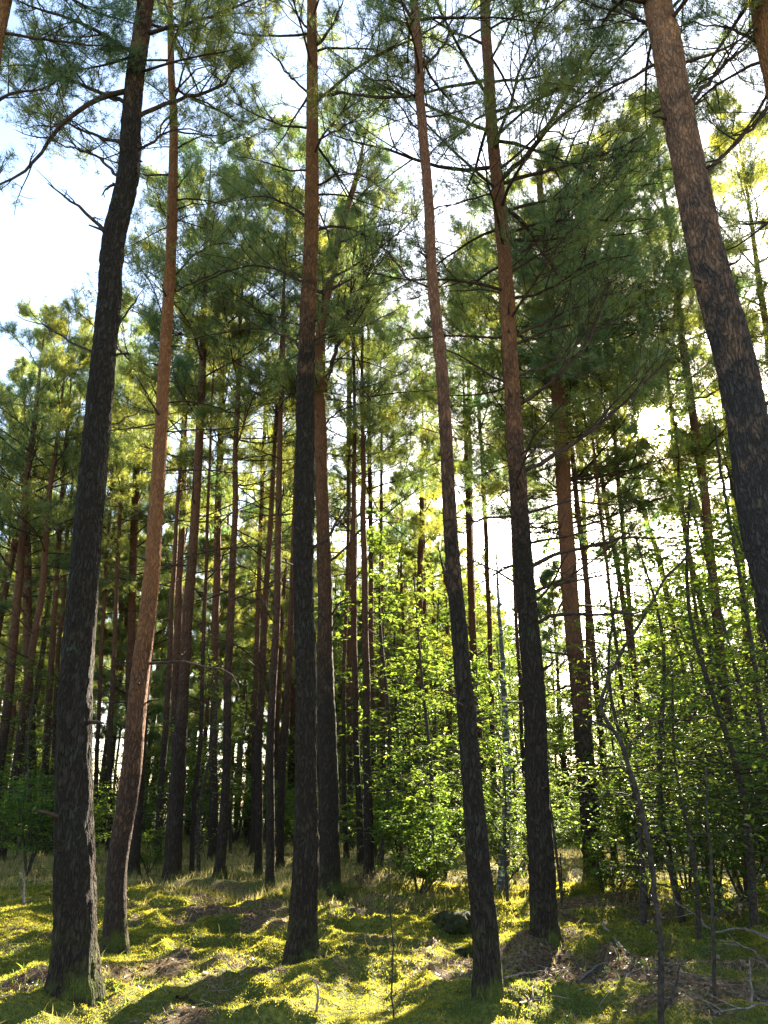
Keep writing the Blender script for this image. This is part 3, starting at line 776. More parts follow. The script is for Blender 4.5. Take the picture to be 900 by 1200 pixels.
MID += [
    ('full crowned pine at the left whose dark crown fills the sky gap edge', [(40, 1000, 13), (34, 800, 11.5), (30, 600, 10), (27, 450, 7)], 17, (7.5, 32, 3.6, 0.95), 4, M_FAR),
    ('full crowned pine between the stout dark bole and the orange one, deep in shade', [(150, 1000, 12), (152, 800, 10), (158, 600, 9), (163, 450, 7)], 17, (7.5, 30, 3.4, 0.95), 6, M_FAR),
    ('bushy pine behind the brown leaning one', [(250, 1008, 12), (251, 800, 10), (256, 600, 9), (260, 450, 7)], 21, (8, 34, 3.4, 0.95), 6, M_FAR),
    ('bushy pine showing its dark crown left of the central bole', [(296, 1003, 7.4), (300, 800, 6.2), (306, 600, 5.6), (312, 450, 4.3)], 22, (8, 34, 3.6, 0.95), 6, M_FAR),
    ('golden crowned pine seen between the central and the slim leaning boles', [(440, 1004, 7.4), (436, 800, 6.2), (434, 600, 5.6), (432, 450, 4.3)], 23, (8, 34, 3.6, 0.9), 6, M_FAR),
    ('sunlit pine whose crown fills the space left of the boughs pine', [(582, 1004, 6.8), (576, 800, 6.2), (568, 600, 5.3), (560, 450, 4.0)], 20, (10, 28, 3.2, 0.9), 6, M_FAR),
    ('dark crowned pine hidden behind the bole of the boughs pine', [(640, 1010, 6.8), (627, 800, 5.9), (612, 600, 5.3), (601, 450, 4.3)], 21, (9.5, 30, 3.2, 0.5), 6, M_FAR),
    ('dark crowned pine behind the thick flaking one', [(905, 1012, 12), (880, 800, 10), (862, 600, 9), (846, 450, 7)], 19, (7.5, 32, 3.4, 0.95), 8, M_FAR),
    ('pine spreading its dark crown left of the thick flaking bole', [(880, 1035, 14), (848, 800, 12), (828, 600, 11), (800, 400, 9)], 21, (8.5, 40, 3.4, 0.7), 8, M_FAR),
    ('pine at the far right border with a drooping dark crown', [(985, 1030, 14), (950, 800, 12), (925, 600, 11), (900, 400, 9)], 20, (7, 34, 3.4, 0.95), 8, M_FAR),
    ('pine with a wide dark crown right of the boughs pine top', [(700, 1008, 7.4), (690, 800, 6.2), (684, 600, 5.6), (676, 420, 5.0), (670, 300, 4.3)], 23, (11, 28, 3.6, 0.5), 4, M_FAR),
    ('slim pine left of the sun with a feathery crown', [(752, 1032, 5.6), (735, 860, 5.0), (716, 700, 4.3), (700, 560, 3.7), (690, 470, 3.1)], 19, (6.6, 42, 3.2, 0.9), 6, M_FAR),
    ('slim pine hidden low down by the boughs pine, its feathery crown beside it', [(622, 1028, 5.6), (612, 860, 5.0), (604, 700, 4.3), (598, 560, 3.7), (592, 470, 3.1)], 19, (9.0, 34, 3.2, 0.6), 6, M_FAR),
    ('slim pine under the sun, right of the hazy leaning one', [(862, 1030, 5.6), (836, 860, 5.0), (814, 700, 4.3), (796, 560, 3.7), (786, 470, 3.1)], 19, (6.8, 40, 3.0, 0.9), 6, M_FAR),
    ('tall pine filling the sky right of the reddish level pine', [(770, 1016, 7.4), (745, 800, 6.2), (728, 600, 5.6), (712, 420, 5.0), (702, 300, 4.3)], 23, (10, 30, 3.5, 0.55), 4, M_FAR),
    ('tall pine with its crown between the slim leaning and boughs pines, far up', [(560, 1002, 6.8), (556, 800, 6.2), (552, 600, 5.6), (548, 420, 5.0), (546, 300, 3.7)], 24, (12, 30, 3.4, 0.9), 4, M_FAR),
    ('tall pine with a golden top right of the central bole', [(412, 1002, 6.8), (410, 800, 6.2), (409, 600, 5.6), (408, 420, 5.0), (408, 300, 3.7)], 25, (12, 30, 3.4, 0.9), 4, M_FAR),
]
for i, (lab, pts, H, cr, dead, mat) in enumerate(MID):
    # feet that dip behind grass are set by their distance, so that the sizes stay those of grown trees
    u, v, w = pts[0]
    g = ground(u, v)
    pine(lab, pts, H, mat, dict(h0=cr[0], n=cr[1], L=cr[2], fol=cr[3], dead=dead, d0=3.5, dL=1.9, bare=0.08, sec=8, fine=3),
         seed=100 + i, group=G_MID, segs=12, step=0.25, rough=0.05, needle=MIDN)

# ------------------------------------------------------------------ distant pines
def far_pine(seed, H, h0, n, L, fol, r):
    rng = np.random.default_rng(seed)
    root = thing('pine_tree', 'x', 'tree', (0, 0, 0))
    z = np.linspace(-0.3, H, 26)
    C = np.column_stack([0.12 * vnoise(z * 0.25, 0 * z, 1, seed), 0.12 * vnoise(z * 0.25, 0 * z, 7, seed), z])
    rad = r * np.clip(1 - z / H, 0, 1) ** 0.75 + 0.015
    b = Buf(); b.tube(C, rad, 9, 0.05, seed)
    shoots = []
    for k in range(n):
        tt = (k + rng.uniform(0, 0.8)) / n; h = h0 + (H - 0.2 - h0) * tt
        i = int(np.searchsorted(z, h)); c = C[min(i, 25)]
        prof = (0.55 + 0.45 * math.sin(min(1, tt * 2.2) * math.pi / 2)) * (1 - max(0, tt - 0.35) / 0.65 * 0.75)
        cv = limb_curve(c, k * 2.4 + rng.uniform(-.5, .5), R(5) + R(38) * tt, L * prof * rng.uniform(0.7, 1.2), rng, 6, sag=0.15, curl=0.3)
        dress(b, cv, 0.03, rng, fol, shoots, sec=7, fine=3, segs=4)
    for k in range(12):
        h = rng.uniform(min(3, h0 * .4), h0); c = C[int(np.searchsorted(z, h))]
        dress(b, limb_curve(c, rng.uniform(0, 6.28), rng.normal(0, .2), rng.uniform(.5, 1.6), rng, 5, curl=.4), 0.016, rng, 0, [], sec=3, fine=1, segs=3)
    b.obj('trunk', M_FAR, root)
    P = np.array([s[0] for s in shoots]); D = np.array([s[1] for s in shoots])
    needle_buf(P, D, 0.17 * rng.uniform(.7, 1.3, len(P)), 8, 0.15, 0.016, rng).obj('crown', M_NEEDLE, root, smooth=False)
    return root


FARP = [far_pine(301, 19, 7.5, 28, 2.7, 0.65, 0.15), far_pine(302, 21, 9.5, 26, 2.6, 0.65, 0.16), far_pine(303, 17, 6.5, 26, 2.4, 0.65, 0.12), far_pine(304, 20, 6, 32, 3.0, 0.7, 0.17)]
G_FAR = 'distant pines in the depth of the wood'
FAR_LAB = 'thin dark pine far back in the crowded wood'
YP = [far_pine(311, 10, 1.6, 34, 2.0, 0.85, 0.08), far_pine(312, 13, 3.0, 36, 2.3, 0.85, 0.10)]
ry = np.random.default_rng(55); yp_used = set()
for i in range(24):
    y = ry.uniform(24, 60); u = ry.uniform(-60, 420) if i < 15 else ry.uniform(640, 960)
    x = (u - 450) / F * y * 1.05; k = i % 2; s_ = ry.uniform(.8, 1.15)
    lat = x * math.cos(SUN_AZ) - y * math.sin(SUN_AZ)
    if -14 < lat < 1.5 and y < 36: continue
    loc = (x, y, float(terrain(x, y, False)))
    if k not in yp_used:
        yp_used.add(k); o = YP[k]; o.location = loc; o.scale = (s_,) * 3
        o['label'] = 'young dark green pine growing under the tall far pines'; o['group'] = 'young pines under the tall ones'
    else:
        dup(YP[k], loc, ry.uniform(0, 6.28), (s_,) * 3, (0, 0), 'young dark green pine growing under the tall far pines', 'young pines under the tall ones')
rng = np.random.default_rng(5)
placed = []
used = set()
tries = 0
while len(placed) < 175 and tries < 20000:
    tries += 1
    y = 27 + 68 * rng.random() ** 0.8
    u = rng.uniform(-60, 960)
    x = (u - 450) / F * y * 1.05
    if y < 34 and 340 < u < 620: continue
    if u > 520 and rng.random() < 0.55: continue
    if u > 540 and y < 52: continue
    # the line to the sun stays open
    lat = x * math.cos(SUN_AZ) - y * math.sin(SUN_AZ)
    if y < 54 and -10.5 < lat < 2.5 and rng.random() < 0.995: continue
    if any((x - a) ** 2 + (y - b) ** 2 < 2.0 for a, b in placed): continue
    placed.append((x, y))
    k = int(rng.integers(0, 4))
    loc = (x, y, float(terrain(x, y, False)))
    s = rng.uniform(0.85, 1.12)
    if k not in used:
        o = FARP[k]; o.location = loc; o.rotation_euler = (rng.normal(0, .02), rng.normal(0.01, .03), rng.uniform(0, 6.28)); o.scale = (s, s, s)
        o['label'] = FAR_LAB; o['group'] = G_FAR; used.add(k)
    else:
        dup(FARP[k], loc, rng.uniform(0, 6.28), (s, s, s), (rng.normal(0, .012), rng.normal(0.008, .016)), FAR_LAB, G_FAR)

# ------------------------------------------------------------------ broad-leaved saplings and bushes
def leafy(name, label, cat, loc, stems, size, mat, seed, wood=None, group=None, flat=0.82, per=5, twigs=10, tl=0.55, start=0.3, nsub=4):
    """stems: list of (curve (n,3) local, radius). Each stem carries twigs with leaves"""
    rng = np.random.default_rng(seed)
    root = thing(name, label, cat, loc, group)
    P = []; D = []
    for (cv, r0) in stems:
        b = Buf()
        n = len(cv); b.tube(cv, np.linspace(r0, r0 * 0.25, n), 7)
        L = np.linalg.norm(np.diff(cv, axis=0), axis=1).sum()
        for k in range(twigs):
            tt = start + (1 - start) * (k + rng.random()) / twigs
            x = tt * (n - 1); i = min(int(x), n - 2); p = cv[i] + (cv[i + 1] - cv[i]) * (x - i)
            az = rng.uniform(0, 6.28); l = L * tl * (1.1 - 0.7 * tt) * rng.uniform(0.5, 1.2)
            c2 = limb_curve(p, az, rng.normal(0.2, 0.2), l, rng, 6, sag=-0.25, curl=0.35)
            r2 = max(0.0025, r0 * 0.3 * (1.1 - tt))
            b.tube(c2, np.linspace(r2, r2 * 0.4, 6), 4)
            for q in range(nsub):
                j = rng.integers(1, 5); a2 = rng.uniform(0, 6.28)
                c3 = limb_curve(c2[j], a2, rng.normal(0.1, 0.25), l * rng.uniform(.25, .5), rng, 4, sag=-0.2, curl=0.4)
                b.tube(c3, np.linspace(r2 * .5, r2 * .25, 4), 3, cap=False)
                for _ in range(per):
                    s = rng.uniform(0.2, 3); jj = min(int(s), 2); pp = c3[jj] + (c3[jj + 1] - c3[jj]) * (s - jj)
                    P.append(pp); D.append(unit(unit(c3[jj + 1] - c3[jj]) * 0.6 + rng.normal(size=3) * np.array([1, 1, .22]) + [0, 0, -.10]))
            for _ in range(per * 2):
                s = rng.uniform(1.5, 5); jj = min(int(s), 4); pp = c2[jj] + (c2[jj + 1] - c2[jj]) * (s - jj)
                P.append(pp); D.append(unit(unit(c2[jj + 1] - c2[jj]) * 0.6 + rng.normal(size=3) * np.array([1, 1, .22]) + [0, 0, -.10]))
        b.obj('stem', wood or M_TWIG, root)
    if P:
        P = np.array(P); D = np.array(D)
        leaf_buf(P, D, size, rng, flat=flat).obj('foliage', mat, root, smooth=False)
    return root


def shrub_stems(rng, H, W, n):
    out = []
    for k in range(n):
        az = k * 6.28 / n + rng.uniform(-.5, .5); h = H * rng.uniform(.65, 1.1); w = W * rng.uniform(.3, 1.0)
        p = np.array([[0, 0, -0.05], [0.25 * w * math.cos(az), 0.25 * w * math.sin(az), h * .35], [.6 * w * math.cos(az), .6 * w * math.sin(az), h * .7], [w * math.cos(az), w * math.sin(az), h]])
        p[1:] += rng.normal(size=(3, 3)) * 0.06 * H
        out.append((catmull(p, 9), 0.010 + 0.006 * H))
    return out


rs = np.random.default_rng(77)
SHRUBS = []
for k, (H, W, n, size, per, mat) in enumerate([(1.7, 0.7, 5, 0.07, 5, M_LEAF), (2.6, 1.0, 6, 0.075, 5, M_LEAF), (1.1, 0.6, 5, 0.055, 5, M_LEAF), (2.2, 0.9, 6, 0.065, 6, M_LEAF), (3.4, 1.2, 6, 0.08, 6, M_LEAFDK)]):
    SHRUBS.append(leafy('bush', 'x', 'bush', (0, 0, 0), shrub_stems(rs, H, W, n), size * .9, mat, 400 + k, twigs=14, nsub=7, per=8))
SAPL = []
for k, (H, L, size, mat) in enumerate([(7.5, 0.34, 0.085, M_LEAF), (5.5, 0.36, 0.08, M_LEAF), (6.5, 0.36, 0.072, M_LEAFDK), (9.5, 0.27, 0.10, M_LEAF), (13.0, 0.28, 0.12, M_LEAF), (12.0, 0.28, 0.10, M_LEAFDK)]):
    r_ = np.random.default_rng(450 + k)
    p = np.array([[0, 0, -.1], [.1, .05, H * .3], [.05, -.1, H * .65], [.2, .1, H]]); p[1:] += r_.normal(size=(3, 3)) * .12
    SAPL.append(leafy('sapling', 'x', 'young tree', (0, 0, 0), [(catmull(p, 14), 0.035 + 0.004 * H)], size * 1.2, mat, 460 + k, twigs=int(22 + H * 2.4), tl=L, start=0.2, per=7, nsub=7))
USED = set()


def put(protos, k, u, Y, label, group=None, s=1.0, rz=None, v=None):
    if v is not None:
        g = ground(u, v)
    else:
        d = ray(u, 1000); x = d[0] / d[1] * Y; g = np.array([x, Y, float(terrain(x, Y, False))])
    rz = rs.uniform(0, 6.28) if rz is None else rz
    o = protos[k]
    if id(o) not in USED:
        USED.add(id(o)); o.location = Vector([float(c) for c in g]); o.rotation_euler = (0, 0, rz); o.scale = (s, s, s); o['label'] = label
        if group: o['group'] = group
        return o
    return dup(o, g, rz, (s, s, s), (0, 0), label, group)


G_SAP = 'broad-leaved saplings under the pines'
put(SAPL, 0, 500, 17.0, 'bright green oak sapling filling the gap left of the slim leaning pine', G_SAP, 0.85)
put(SAPL, 3, 445, 21.0, 'tall leafy sapling behind the dark pine right of the forked one', G_SAP, 1.0)
put(SAPL, 1, 555, 15.5, 'leafy sapling overlapping the slim leaning bole half way up', G_SAP, 0.8)
put(SAPL, 0, 600, 19.0, 'sunny sapling between the slim leaning pine and the one with many boughs', G_SAP, 0.7)
put(SAPL, 1, 655, 14.0, 'young sapling spreading leaves across the foot of the boughs pine', G_SAP, 0.5)
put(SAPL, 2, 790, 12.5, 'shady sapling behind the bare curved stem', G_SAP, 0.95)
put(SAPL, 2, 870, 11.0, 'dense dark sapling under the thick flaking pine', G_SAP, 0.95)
put(SAPL, 1, 735, 18.0, 'sunlit sapling in the glare below the sun', G_SAP, 0.8)
put(SAPL, 0, 830, 17.5, 'tall sunlit sapling at the right, behind the shady ones', G_SAP, 0.95)
put(SAPL, 2, 905, 15.0, 'leafy sapling at the right border', G_SAP, 1.1)
put(SAPL, 2, 235, 20.0, 'dark leaved sapling in front of the brown leaning pine', G_SAP, 0.85)
put(SAPL, 2, 270, 27.0, 'shaded sapling behind the dark slim pine', G_SAP, 0.9)
put(SAPL, 2, 20, 24.0, 'dark sapling at the left border', G_SAP, 0.9)
put(SAPL, 3, 380, 30.0, 'tall sunny sapling far behind the forked pine', G_SAP, 1.0)
put(SAPL, 3, 520, 31.0, 'far sunlit sapling in the bright opening', G_SAP, 1.0)

for (k, u, Y, lab, s_) in [
    (4, 470, 32.0, 'tall bright leafy tree above the oak sapling, left of the slim leaning pine', 0.95), (4, 565, 35.0, 'tall sunny leafy tree between the slim leaning pine and the boughs pine', 0.8),
    (5, 880, 20.0, 'tall dark leafy tree at the right, left of the thick flaking bole', 1.0), (4, 800, 42.0, 'tall sunlit leafy tree right below the sun', 1.15),
    (4, 672, 46.0, 'tall leafy birch-like tree in the glare left of the sun', 1.35), (4, 862, 23.0, 'tall leafy tree in the glare right of the sun', 1.3), (5, 930, 19.0, 'tall dark leafy tree beyond the right border', 1.0),
    (4, 625, 42.0, 'tall leafy tree behind the boughs pine', 0.95), (4, 700, 44.0, 'sunlit leafy tree behind the grey slender tree', 0.95), (1, 805, 10.5, 'shaded young oak with lit tips behind the bare curved stem', 0.62),
    (2, 830, 16.0, 'dark leafy sapling behind the thin straight sapling', 0.9), (1, 480, 22.5, 'leafy oak sapling behind the bright bush', 0.9),
    (5, 10, 27.0, 'tall dark leafy tree at the left border', 0.7), (1, 420, 24, 'sunny sapling just right of the forked pine foot', 0.8)]:
    put(SAPL, k, u, Y, lab, G_SAP, s_)
put(SAPL, 1, 592, 14.6, 'leafy sapling in front of the birch stem', G_SAP, 0.5)
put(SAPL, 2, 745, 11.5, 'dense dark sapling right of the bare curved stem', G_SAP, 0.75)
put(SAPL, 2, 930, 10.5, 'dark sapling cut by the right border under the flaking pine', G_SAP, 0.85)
put(SAPL, 5, 40, 40.0, 'leafy tree deep in the wood at the far left', G_SAP, 0.8)
G_BUSH = 'bushes at the back of the clearing'
BL = [
    (1, 470, 19.0, 'bright bush right of the dark pine in the sun patch', 1.0), (0, 440, 22.0, 'small leafy bush behind the dark pine in the sun patch', 1.1),
    (2, 490, 15.6, 'pale low bush left of the slim leaning bole, by the dry grass', 1.3), (0, 520, 17.5, 'leafy bush just left of the slim leaning bole', 1.2),
    (1, 590, 17.0, 'bush over the birch foot between the two leaning pines', 0.7), (0, 615, 21.0, 'sunny bush behind the birch', 1.2),
    (3, 752, 14.0, 'shady bush right of the reddish level pine foot', 0.9),
    (3, 745, 17.0, 'dark bush behind the bare curved stem', 1.2), (4, 800, 14.5, 'tall shadowy bush left of the thin straight sapling', 0.7),
    (3, 830, 12.3, 'dark bush around the thin straight sapling', 0.75), (4, 868, 13.0, 'wide dark bush near the right border', 0.8),
    (3, 905, 11.5, 'low dark bush cut by the right border', 0.95), (4, 935, 14.5, 'big bush beyond the right border bush', 1.0),
    (3, 95, 20.0, 'dark bush behind the stout dark bole', 0.9), (3, 35, 19.5, 'dark low bush at the left behind the grass', 1.0),
    (4, 55, 26.0, 'larger dark bush deep at the left', 0.9), (3, -5, 20.5, 'bush cut by the left border', 1.0),
    (3, 160, 25.0, 'bush seen between the orange pine and the brown one', 0.9), (4, 230, 26.0, 'dark bush behind the very thin young pine', 0.9),
    (3, 290, 29.0, 'bush in shade behind the slim straight pine', 1.1), (0, 345, 28.0, 'small sunny bush seen beside the central bole', 1.2),
    (1, 410, 29.0, 'sunlit bush behind the reddish thin pines', 1.1), (1, 545, 26.0, 'sunlit bush deep behind the slim leaning bole', 1.2),
    (0, 690, 24.0, 'sunny bush deep behind the reddish level pine', 1.4), (1, 770, 24.0, 'sunlit bush in the glare at the right', 1.2),
    (2, 705, 15.2, 'small sprig bush with shiny leaves by the reddish level foot', 1.0), (2, 870, 15.5, 'small bush with shiny leaves at the right edge of the shade', 1.2),
    (2, 85, 17.6, 'little bush with pale leaves hidden by the stout dark bole', 0.8), (2, 175, 19.5, 'low leafy sprig at the foot of the red sided pine', 0.8),
]
for (k, u, Y, lab, s) in BL: put(SHRUBS, k, u, Y, lab, G_BUSH, s)
# far undergrowth: many bushes and saplings beyond, alike
G_FB = 'distant bushes under the far pines'
rb = np.random.default_rng(9)
for i in range(110):
    y = 32 + 45 * rb.random(); u = rb.uniform(-50, 950)
    k = int(rb.choice([1, 3, 4, 4, 0])) if u < 380 else int(rb.choice([0, 1, 1, 4]))
    put(SHRUBS, k, u, y, 'leafy bush far back under the distant pines', G_FB, rb.uniform(1.0, 1.7))
G_FS = 'distant broad-leaved trees'
for i in range(84):
    y = 37 + 37 * rb.random(); u = rb.uniform(330, 950)
    x_ = (u - 450) / F * y * 1.05; lat = x_ * math.cos(SUN_AZ) - y * math.sin(SUN_AZ)
    if -11 < lat < 2 and y < 45: continue
    put(SAPL, int(rb.choice([0, 3, 4, 4])), u, y, 'sunlit leafy young tree far back in the wood', G_FS, rb.uniform(0.9, 1.3) * (1.2 if y > 48 else 1))

# ------------------------------------------------------------------ birch, thin stems
def stem_thing(name, label, cat, paths, mat, Y=None, leaves=None, group=None, seed=0, twig=0, tl=0.35):
    """paths: list of pixel paths [(u, v, w)...] or with swing; the first is the main stem with its foot on the ground"""
    rng = np.random.default_rng(seed)
    u, v, w = paths[0][0]
    g = ground(u, v)
    if Y: g = at(u, v, Y); g[2] = float(terrain(g[0], g[1], False))
    Y = g[1]
    root = thing(name, label, cat, g, group)
    P = []; D = []
    for i, path in enumerate(paths):
        pts = []; ws = []
        for j, (a, b_, w_) in enumerate(path):
            p = g + np.array([0, 0, -.05]) if (i == 0 and j == 0) else at(a, b_, Y + (0.25 * j / len(path) if i else 0))
            pts.append(p); ws.append(w_ / 2 / F * ((p - CAM) @ FW))
        L = sum(np.linalg.norm(pts[k + 1] - pts[k]) for k in range(len(pts) - 1))
        cv = catmull(np.column_stack([pts, ws]), max(8, int(L / .1)))
        c, r = cv[:, :3], np.clip(cv[:, 3], .002, None)
        c[1:] += rng.normal(size=(len(c) - 1, 3)) * .006
        b = Buf(); b.tube(c, r, 9 if i == 0 else 6, 0.05, seed)
        for k in range(int(twig * L)):
            x = rng.integers(int(len(c) * .15), len(c)); az = rng.uniform(0, 6.28); l = tl * rng.uniform(.4, 1.2)
            c2 = limb_curve(c[x], az, rng.normal(.5, .3), l, rng, 5, sag=-.1, curl=.5)
            r2 = max(.0018, r[x] * .35); b.tube(c2, np.linspace(r2, r2 * .4, 5), 4)
            for q in range(2):
                c3 = limb_curve(c2[rng.integers(1, 4)], az + rng.normal(0, .8), rng.normal(.3, .3), l * .5, rng, 4, curl=.5)
                b.tube(c3, np.linspace(r2 * .6, r2 * .3, 4), 3)
                if leaves:
                    for _ in range(leaves[1]):
                        jj = rng.integers(0, 3); P.append(c3[jj] + (c3[jj + 1] - c3[jj]) * rng.random()); D.append(unit(c3[3] - c3[0] + rng.normal(size=3) * .15))
        b.obj('stem' if i == 0 else 'branch', mat, root, offset=g)
    if P: leaf_buf(np.array(P), np.array(D), leaves[0], rng).obj('foliage', leaves[2], root, smooth=False, offset=g)
    return root


b_ = stem_thing('birch_tree', 'white and black birch bole behind the slim leaning pine', 'tree',
                [[(589, 1047, 15), (590, 1020, 13.5), (593, 980, 12), (594, 940, 10.5), (593, 860, 7.5), (588, 760, 5), (584, 700, 3.2), (582, 650, 1.6)]], M_BIRCH, seed=61, twig=2.4, tl=1.0, leaves=(0.07, 5, M_LEAF))
stem_thing('bare_sapling', 'bare curved sapling bending up to the right, foot at the bottom edge', 'young tree',
           [[(774, 1196, 7.5), (774, 1150, 7), (773, 1100, 6.6), (769, 1060, 6.2), (762, 1000, 6), (754, 960, 5.6), (745, 925, 5.4), (733, 885, 5.5), (720, 858, 5), (705, 832, 4.5), (709, 805, 4), (720, 781, 3.8), (741, 744, 3.5), (760, 712, 3.2), (781, 677, 3), (800, 658, 2.4), (822, 640, 1.5)],
            [(720, 858, 3.5), (706, 848, 3), (690, 845, 2.5), (672, 838, 1.5)], [(730, 885, 3), (740, 870, 2.5), (760, 850, 2), (790, 838, 1.2)], [(705, 832, 3), (712, 805, 2), (706, 780, 1.5), (690, 760, 1)],
            [(775, 1188, 4), (786, 1172, 3.5), (794, 1152, 3), (798, 1130, 2)], [(741, 744, 2), (730, 725, 1.5), (728, 700, 1)], [(781, 677, 1.6), (800, 690, 1.2), (825, 692, 1)]],
           M_TWIG, seed=62, twig=1.6, tl=0.4, leaves=(0.055, 1, M_LEAFDK))
stem_thing('sapling', 'thin straight dark sapling in the sunny patch at the lower right', 'young tree',
           [[(838, 1176, 4.5), (836, 1130, 4), (835, 1090, 4), (834, 1050, 3.5), (832, 1000, 3), (829, 950, 2.6), (826, 900, 2)], [(835, 1090, 2), (845, 1070, 1.5), (852, 1050, 1)]], M_TWIG, seed=63, twig=3, tl=0.5, leaves=(0.06, 4, M_LEAFDK))
stem_thing('sapling', 'dark bent stem with a few leaves at the right border', 'young tree',
           [[(915, 1060, 7), (905, 930, 6.5), (893, 845, 6), (884, 778, 5.5), (867, 673, 4.5), (857, 620, 4), (846, 560, 3.2), (838, 500, 2)],
            [(896, 860, 3.5), (870, 880, 3), (830, 885, 2.5), (790, 895, 2), (765, 903, 1.2)], [(886, 785, 3), (897, 765, 2.5), (915, 750, 2)], [(868, 690, 3), (885, 672, 2), (905, 660, 1.5)]],
           M_TWIG, seed=64, twig=2.2, tl=0.9, leaves=(0.075, 5, M_LEAFDK))
stem_thing('sapling', 'thin dark stem slanting among the oak leaves left of the slim leaning bole', 'young tree',
           [[(552, 1010, 6), (548, 860, 5.5), (538, 740, 5), (527, 700, 3.6), (519, 665, 2.6), (513, 640, 1.4)]], M_TWIG, seed=65, twig=1.6, tl=1.1, leaves=(0.09, 7, M_LEAF))
stem_thing('seedling', 'spindly bare seedling stem standing alone in front, right of the central pine', 'young tree',
           [[(462, 1196, 2.4), (459, 1150, 2.1), (460, 1100, 1.8), (456, 1050, 1.5), (457, 1005, 1.0)]], M_TWIG, seed=66, twig=9, tl=0.2, leaves=(0.035, 2, M_LEAFDK))
for lab, u, v, h, sd in (('tiny dead pine seedling with pale twigs in front of the central bole', 371, 1185, 40, 67), ('dry stalk poking out of the grass near the left border', 27, 1062, 40, 68), ('thin dry stem beside the pine at the far right of the clearing', 657, 1060, 60, 69), ('wispy stem in the sunny patch right of the thin straight sapling', 880, 1185, 60, 70)):
    stem_thing('seedling', lab, 'seedling', [[(u, v, 3), (u + 1, v - h * .5, 2.4), (u - 1, v - h, 1.4)]], M_DRY if sd != 69 else M_TWIG, seed=sd, twig=14, tl=0.16, leaves=(0.03, 1, M_LITTER))

# ------------------------------------------------------------------ fallen wood, stumps
def fallen(label, path, w, seed, lift=0.04, twig=4, mat=None):
    rng = np.random.default_rng(seed)
    pts = []
    for (u, v, l) in path:
        g = ground(u, v); g[2] = float(terrain(g[0], g[1])) + l + .012
        pts.append(g)
    g0 = pts[0].copy()
    L = sum(np.linalg.norm(pts[k + 1] - pts[k]) for k in range(len(pts) - 1))
    c = catmull(pts, max(8, int(L / .08))); c[1:] += rng.normal(size=(len(c) - 1, 3)) * .006
    root = thing('fallen_branch', label, 'branch', g0, 'fallen branches on the forest floor')
    r = w / 2 / F * ((g0 - CAM) @ FW)
    b = Buf(); b.tube(c, np.linspace(r, r * .4, len(c)), 8, 0.08, seed)
    b.obj('stick', mat or M_DRY, root, offset=g0)
    for k in range(twig):
        x = rng.integers(2, len(c) - 1); c2 = limb_curve(c[x], rng.uniform(0, 6.28), rng.normal(.35, .2), rng.uniform(.15, .5), rng, 6, sag=-.3, curl=.4)
        b = Buf(); b.tube(c2, np.linspace(r * .5, r * .2, 6), 5); b.obj('twig', mat or M_DRY, root, offset=g0)


fallen('long pale dead branch hanging over the ground at the right border', [(905, 1118, .22), (870, 1113, .2), (840, 1104, .22), (815, 1098, .26), (795, 1090, .34)], 3.6, 81, twig=4)
fallen('second pale branch at the right border, below the long one', [(905, 1132, .08), (885, 1130, .12), (868, 1126, .2), (858, 1120, .26)], 2.8, 82, twig=3)
fallen('pale twig pile stick in the bottom right corner', [(905, 1188, .05), (870, 1190, .04), (840, 1194, .03)], 3, 83, twig=4)
fallen('thin stick lying slantwise on the brown litter', [(708, 1098, .04), (722, 1110, .03), (736, 1121, .02)], 3.4, 84, twig=2)
fallen('grey stick on the moss right of the slim leaning foot', [(590, 1152, .02), (615, 1149, .02), (632, 1144, .02), (648, 1136, .02)], 3, 85, twig=2)
fallen('forked twig on the litter below the grey stick', [(610, 1183, .02), (622, 1175, .02), (633, 1166, .03)], 4, 86, twig=4)
fallen('dark rotten branch between the hummocks on the left', [(205, 1196, .02), (222, 1176, .02), (240, 1166, .02)], 4, 87, twig=3, mat=M_TWIG)
fallen('stick along the shade left of the bare curved sapling', [(675, 1128, .02), (705, 1133, .03), (745, 1128, .03)], 3, 88, twig=3)


M_STUMP = plain('mossy_stump', (0.010, 0.008, 0.005), (0.035, 0.038, 0.010), 12, bump=1.0)


def stump(label, u, v, r, h, seed, name='tree_stump', squash=0.8):
    g = ground(u, v); n = 22; b = Buf()
    ph = np.linspace(-.35, 1.5, 16)
    rr = 1.25 * r * np.cos(np.clip(ph, 0, 2)) ** .7 + .01
    z = h * np.sin(ph)
    n = 40
    b.tube(np.column_stack([g[0] + .03 * z, g[1] + 0 * z, g[2] + z]), rr, n, 0.30, seed)
    o = b.obj(name, M_STUMP, None, offset=g); o.location = Vector([float(c) for c in g])
    rg = np.random.default_rng(seed); m = 2600
    ca, cp = rg.uniform(0, 6.28, m), rg.uniform(.15, 1.5, m)
    nrm = np.column_stack([np.cos(ca) * np.cos(cp), np.sin(ca) * np.cos(cp), np.sin(cp)])
    sp = nrm * [1.2 * r, 1.2 * r, h]
    kk = vnoise(sp[:, 0] * 9, sp[:, 1] * 9, sp[:, 2] * 9, seed) > -.25
    needle_buf(sp[kk], nrm[kk], np.full(kk.sum(), .012), 5, .018, .006, rg).obj('moss_cap', M_MOSSF, o, smooth=False)
    tag(o, label, 'stump', 'mossy stumps')


stump('dark mossy stump left of the slim leaning bole, the farther one', 537, 1083, .22, .17, 91)
stump('low mossy stump touching the left of the slim leaning bole', 549, 1124, .13, .14, 92)


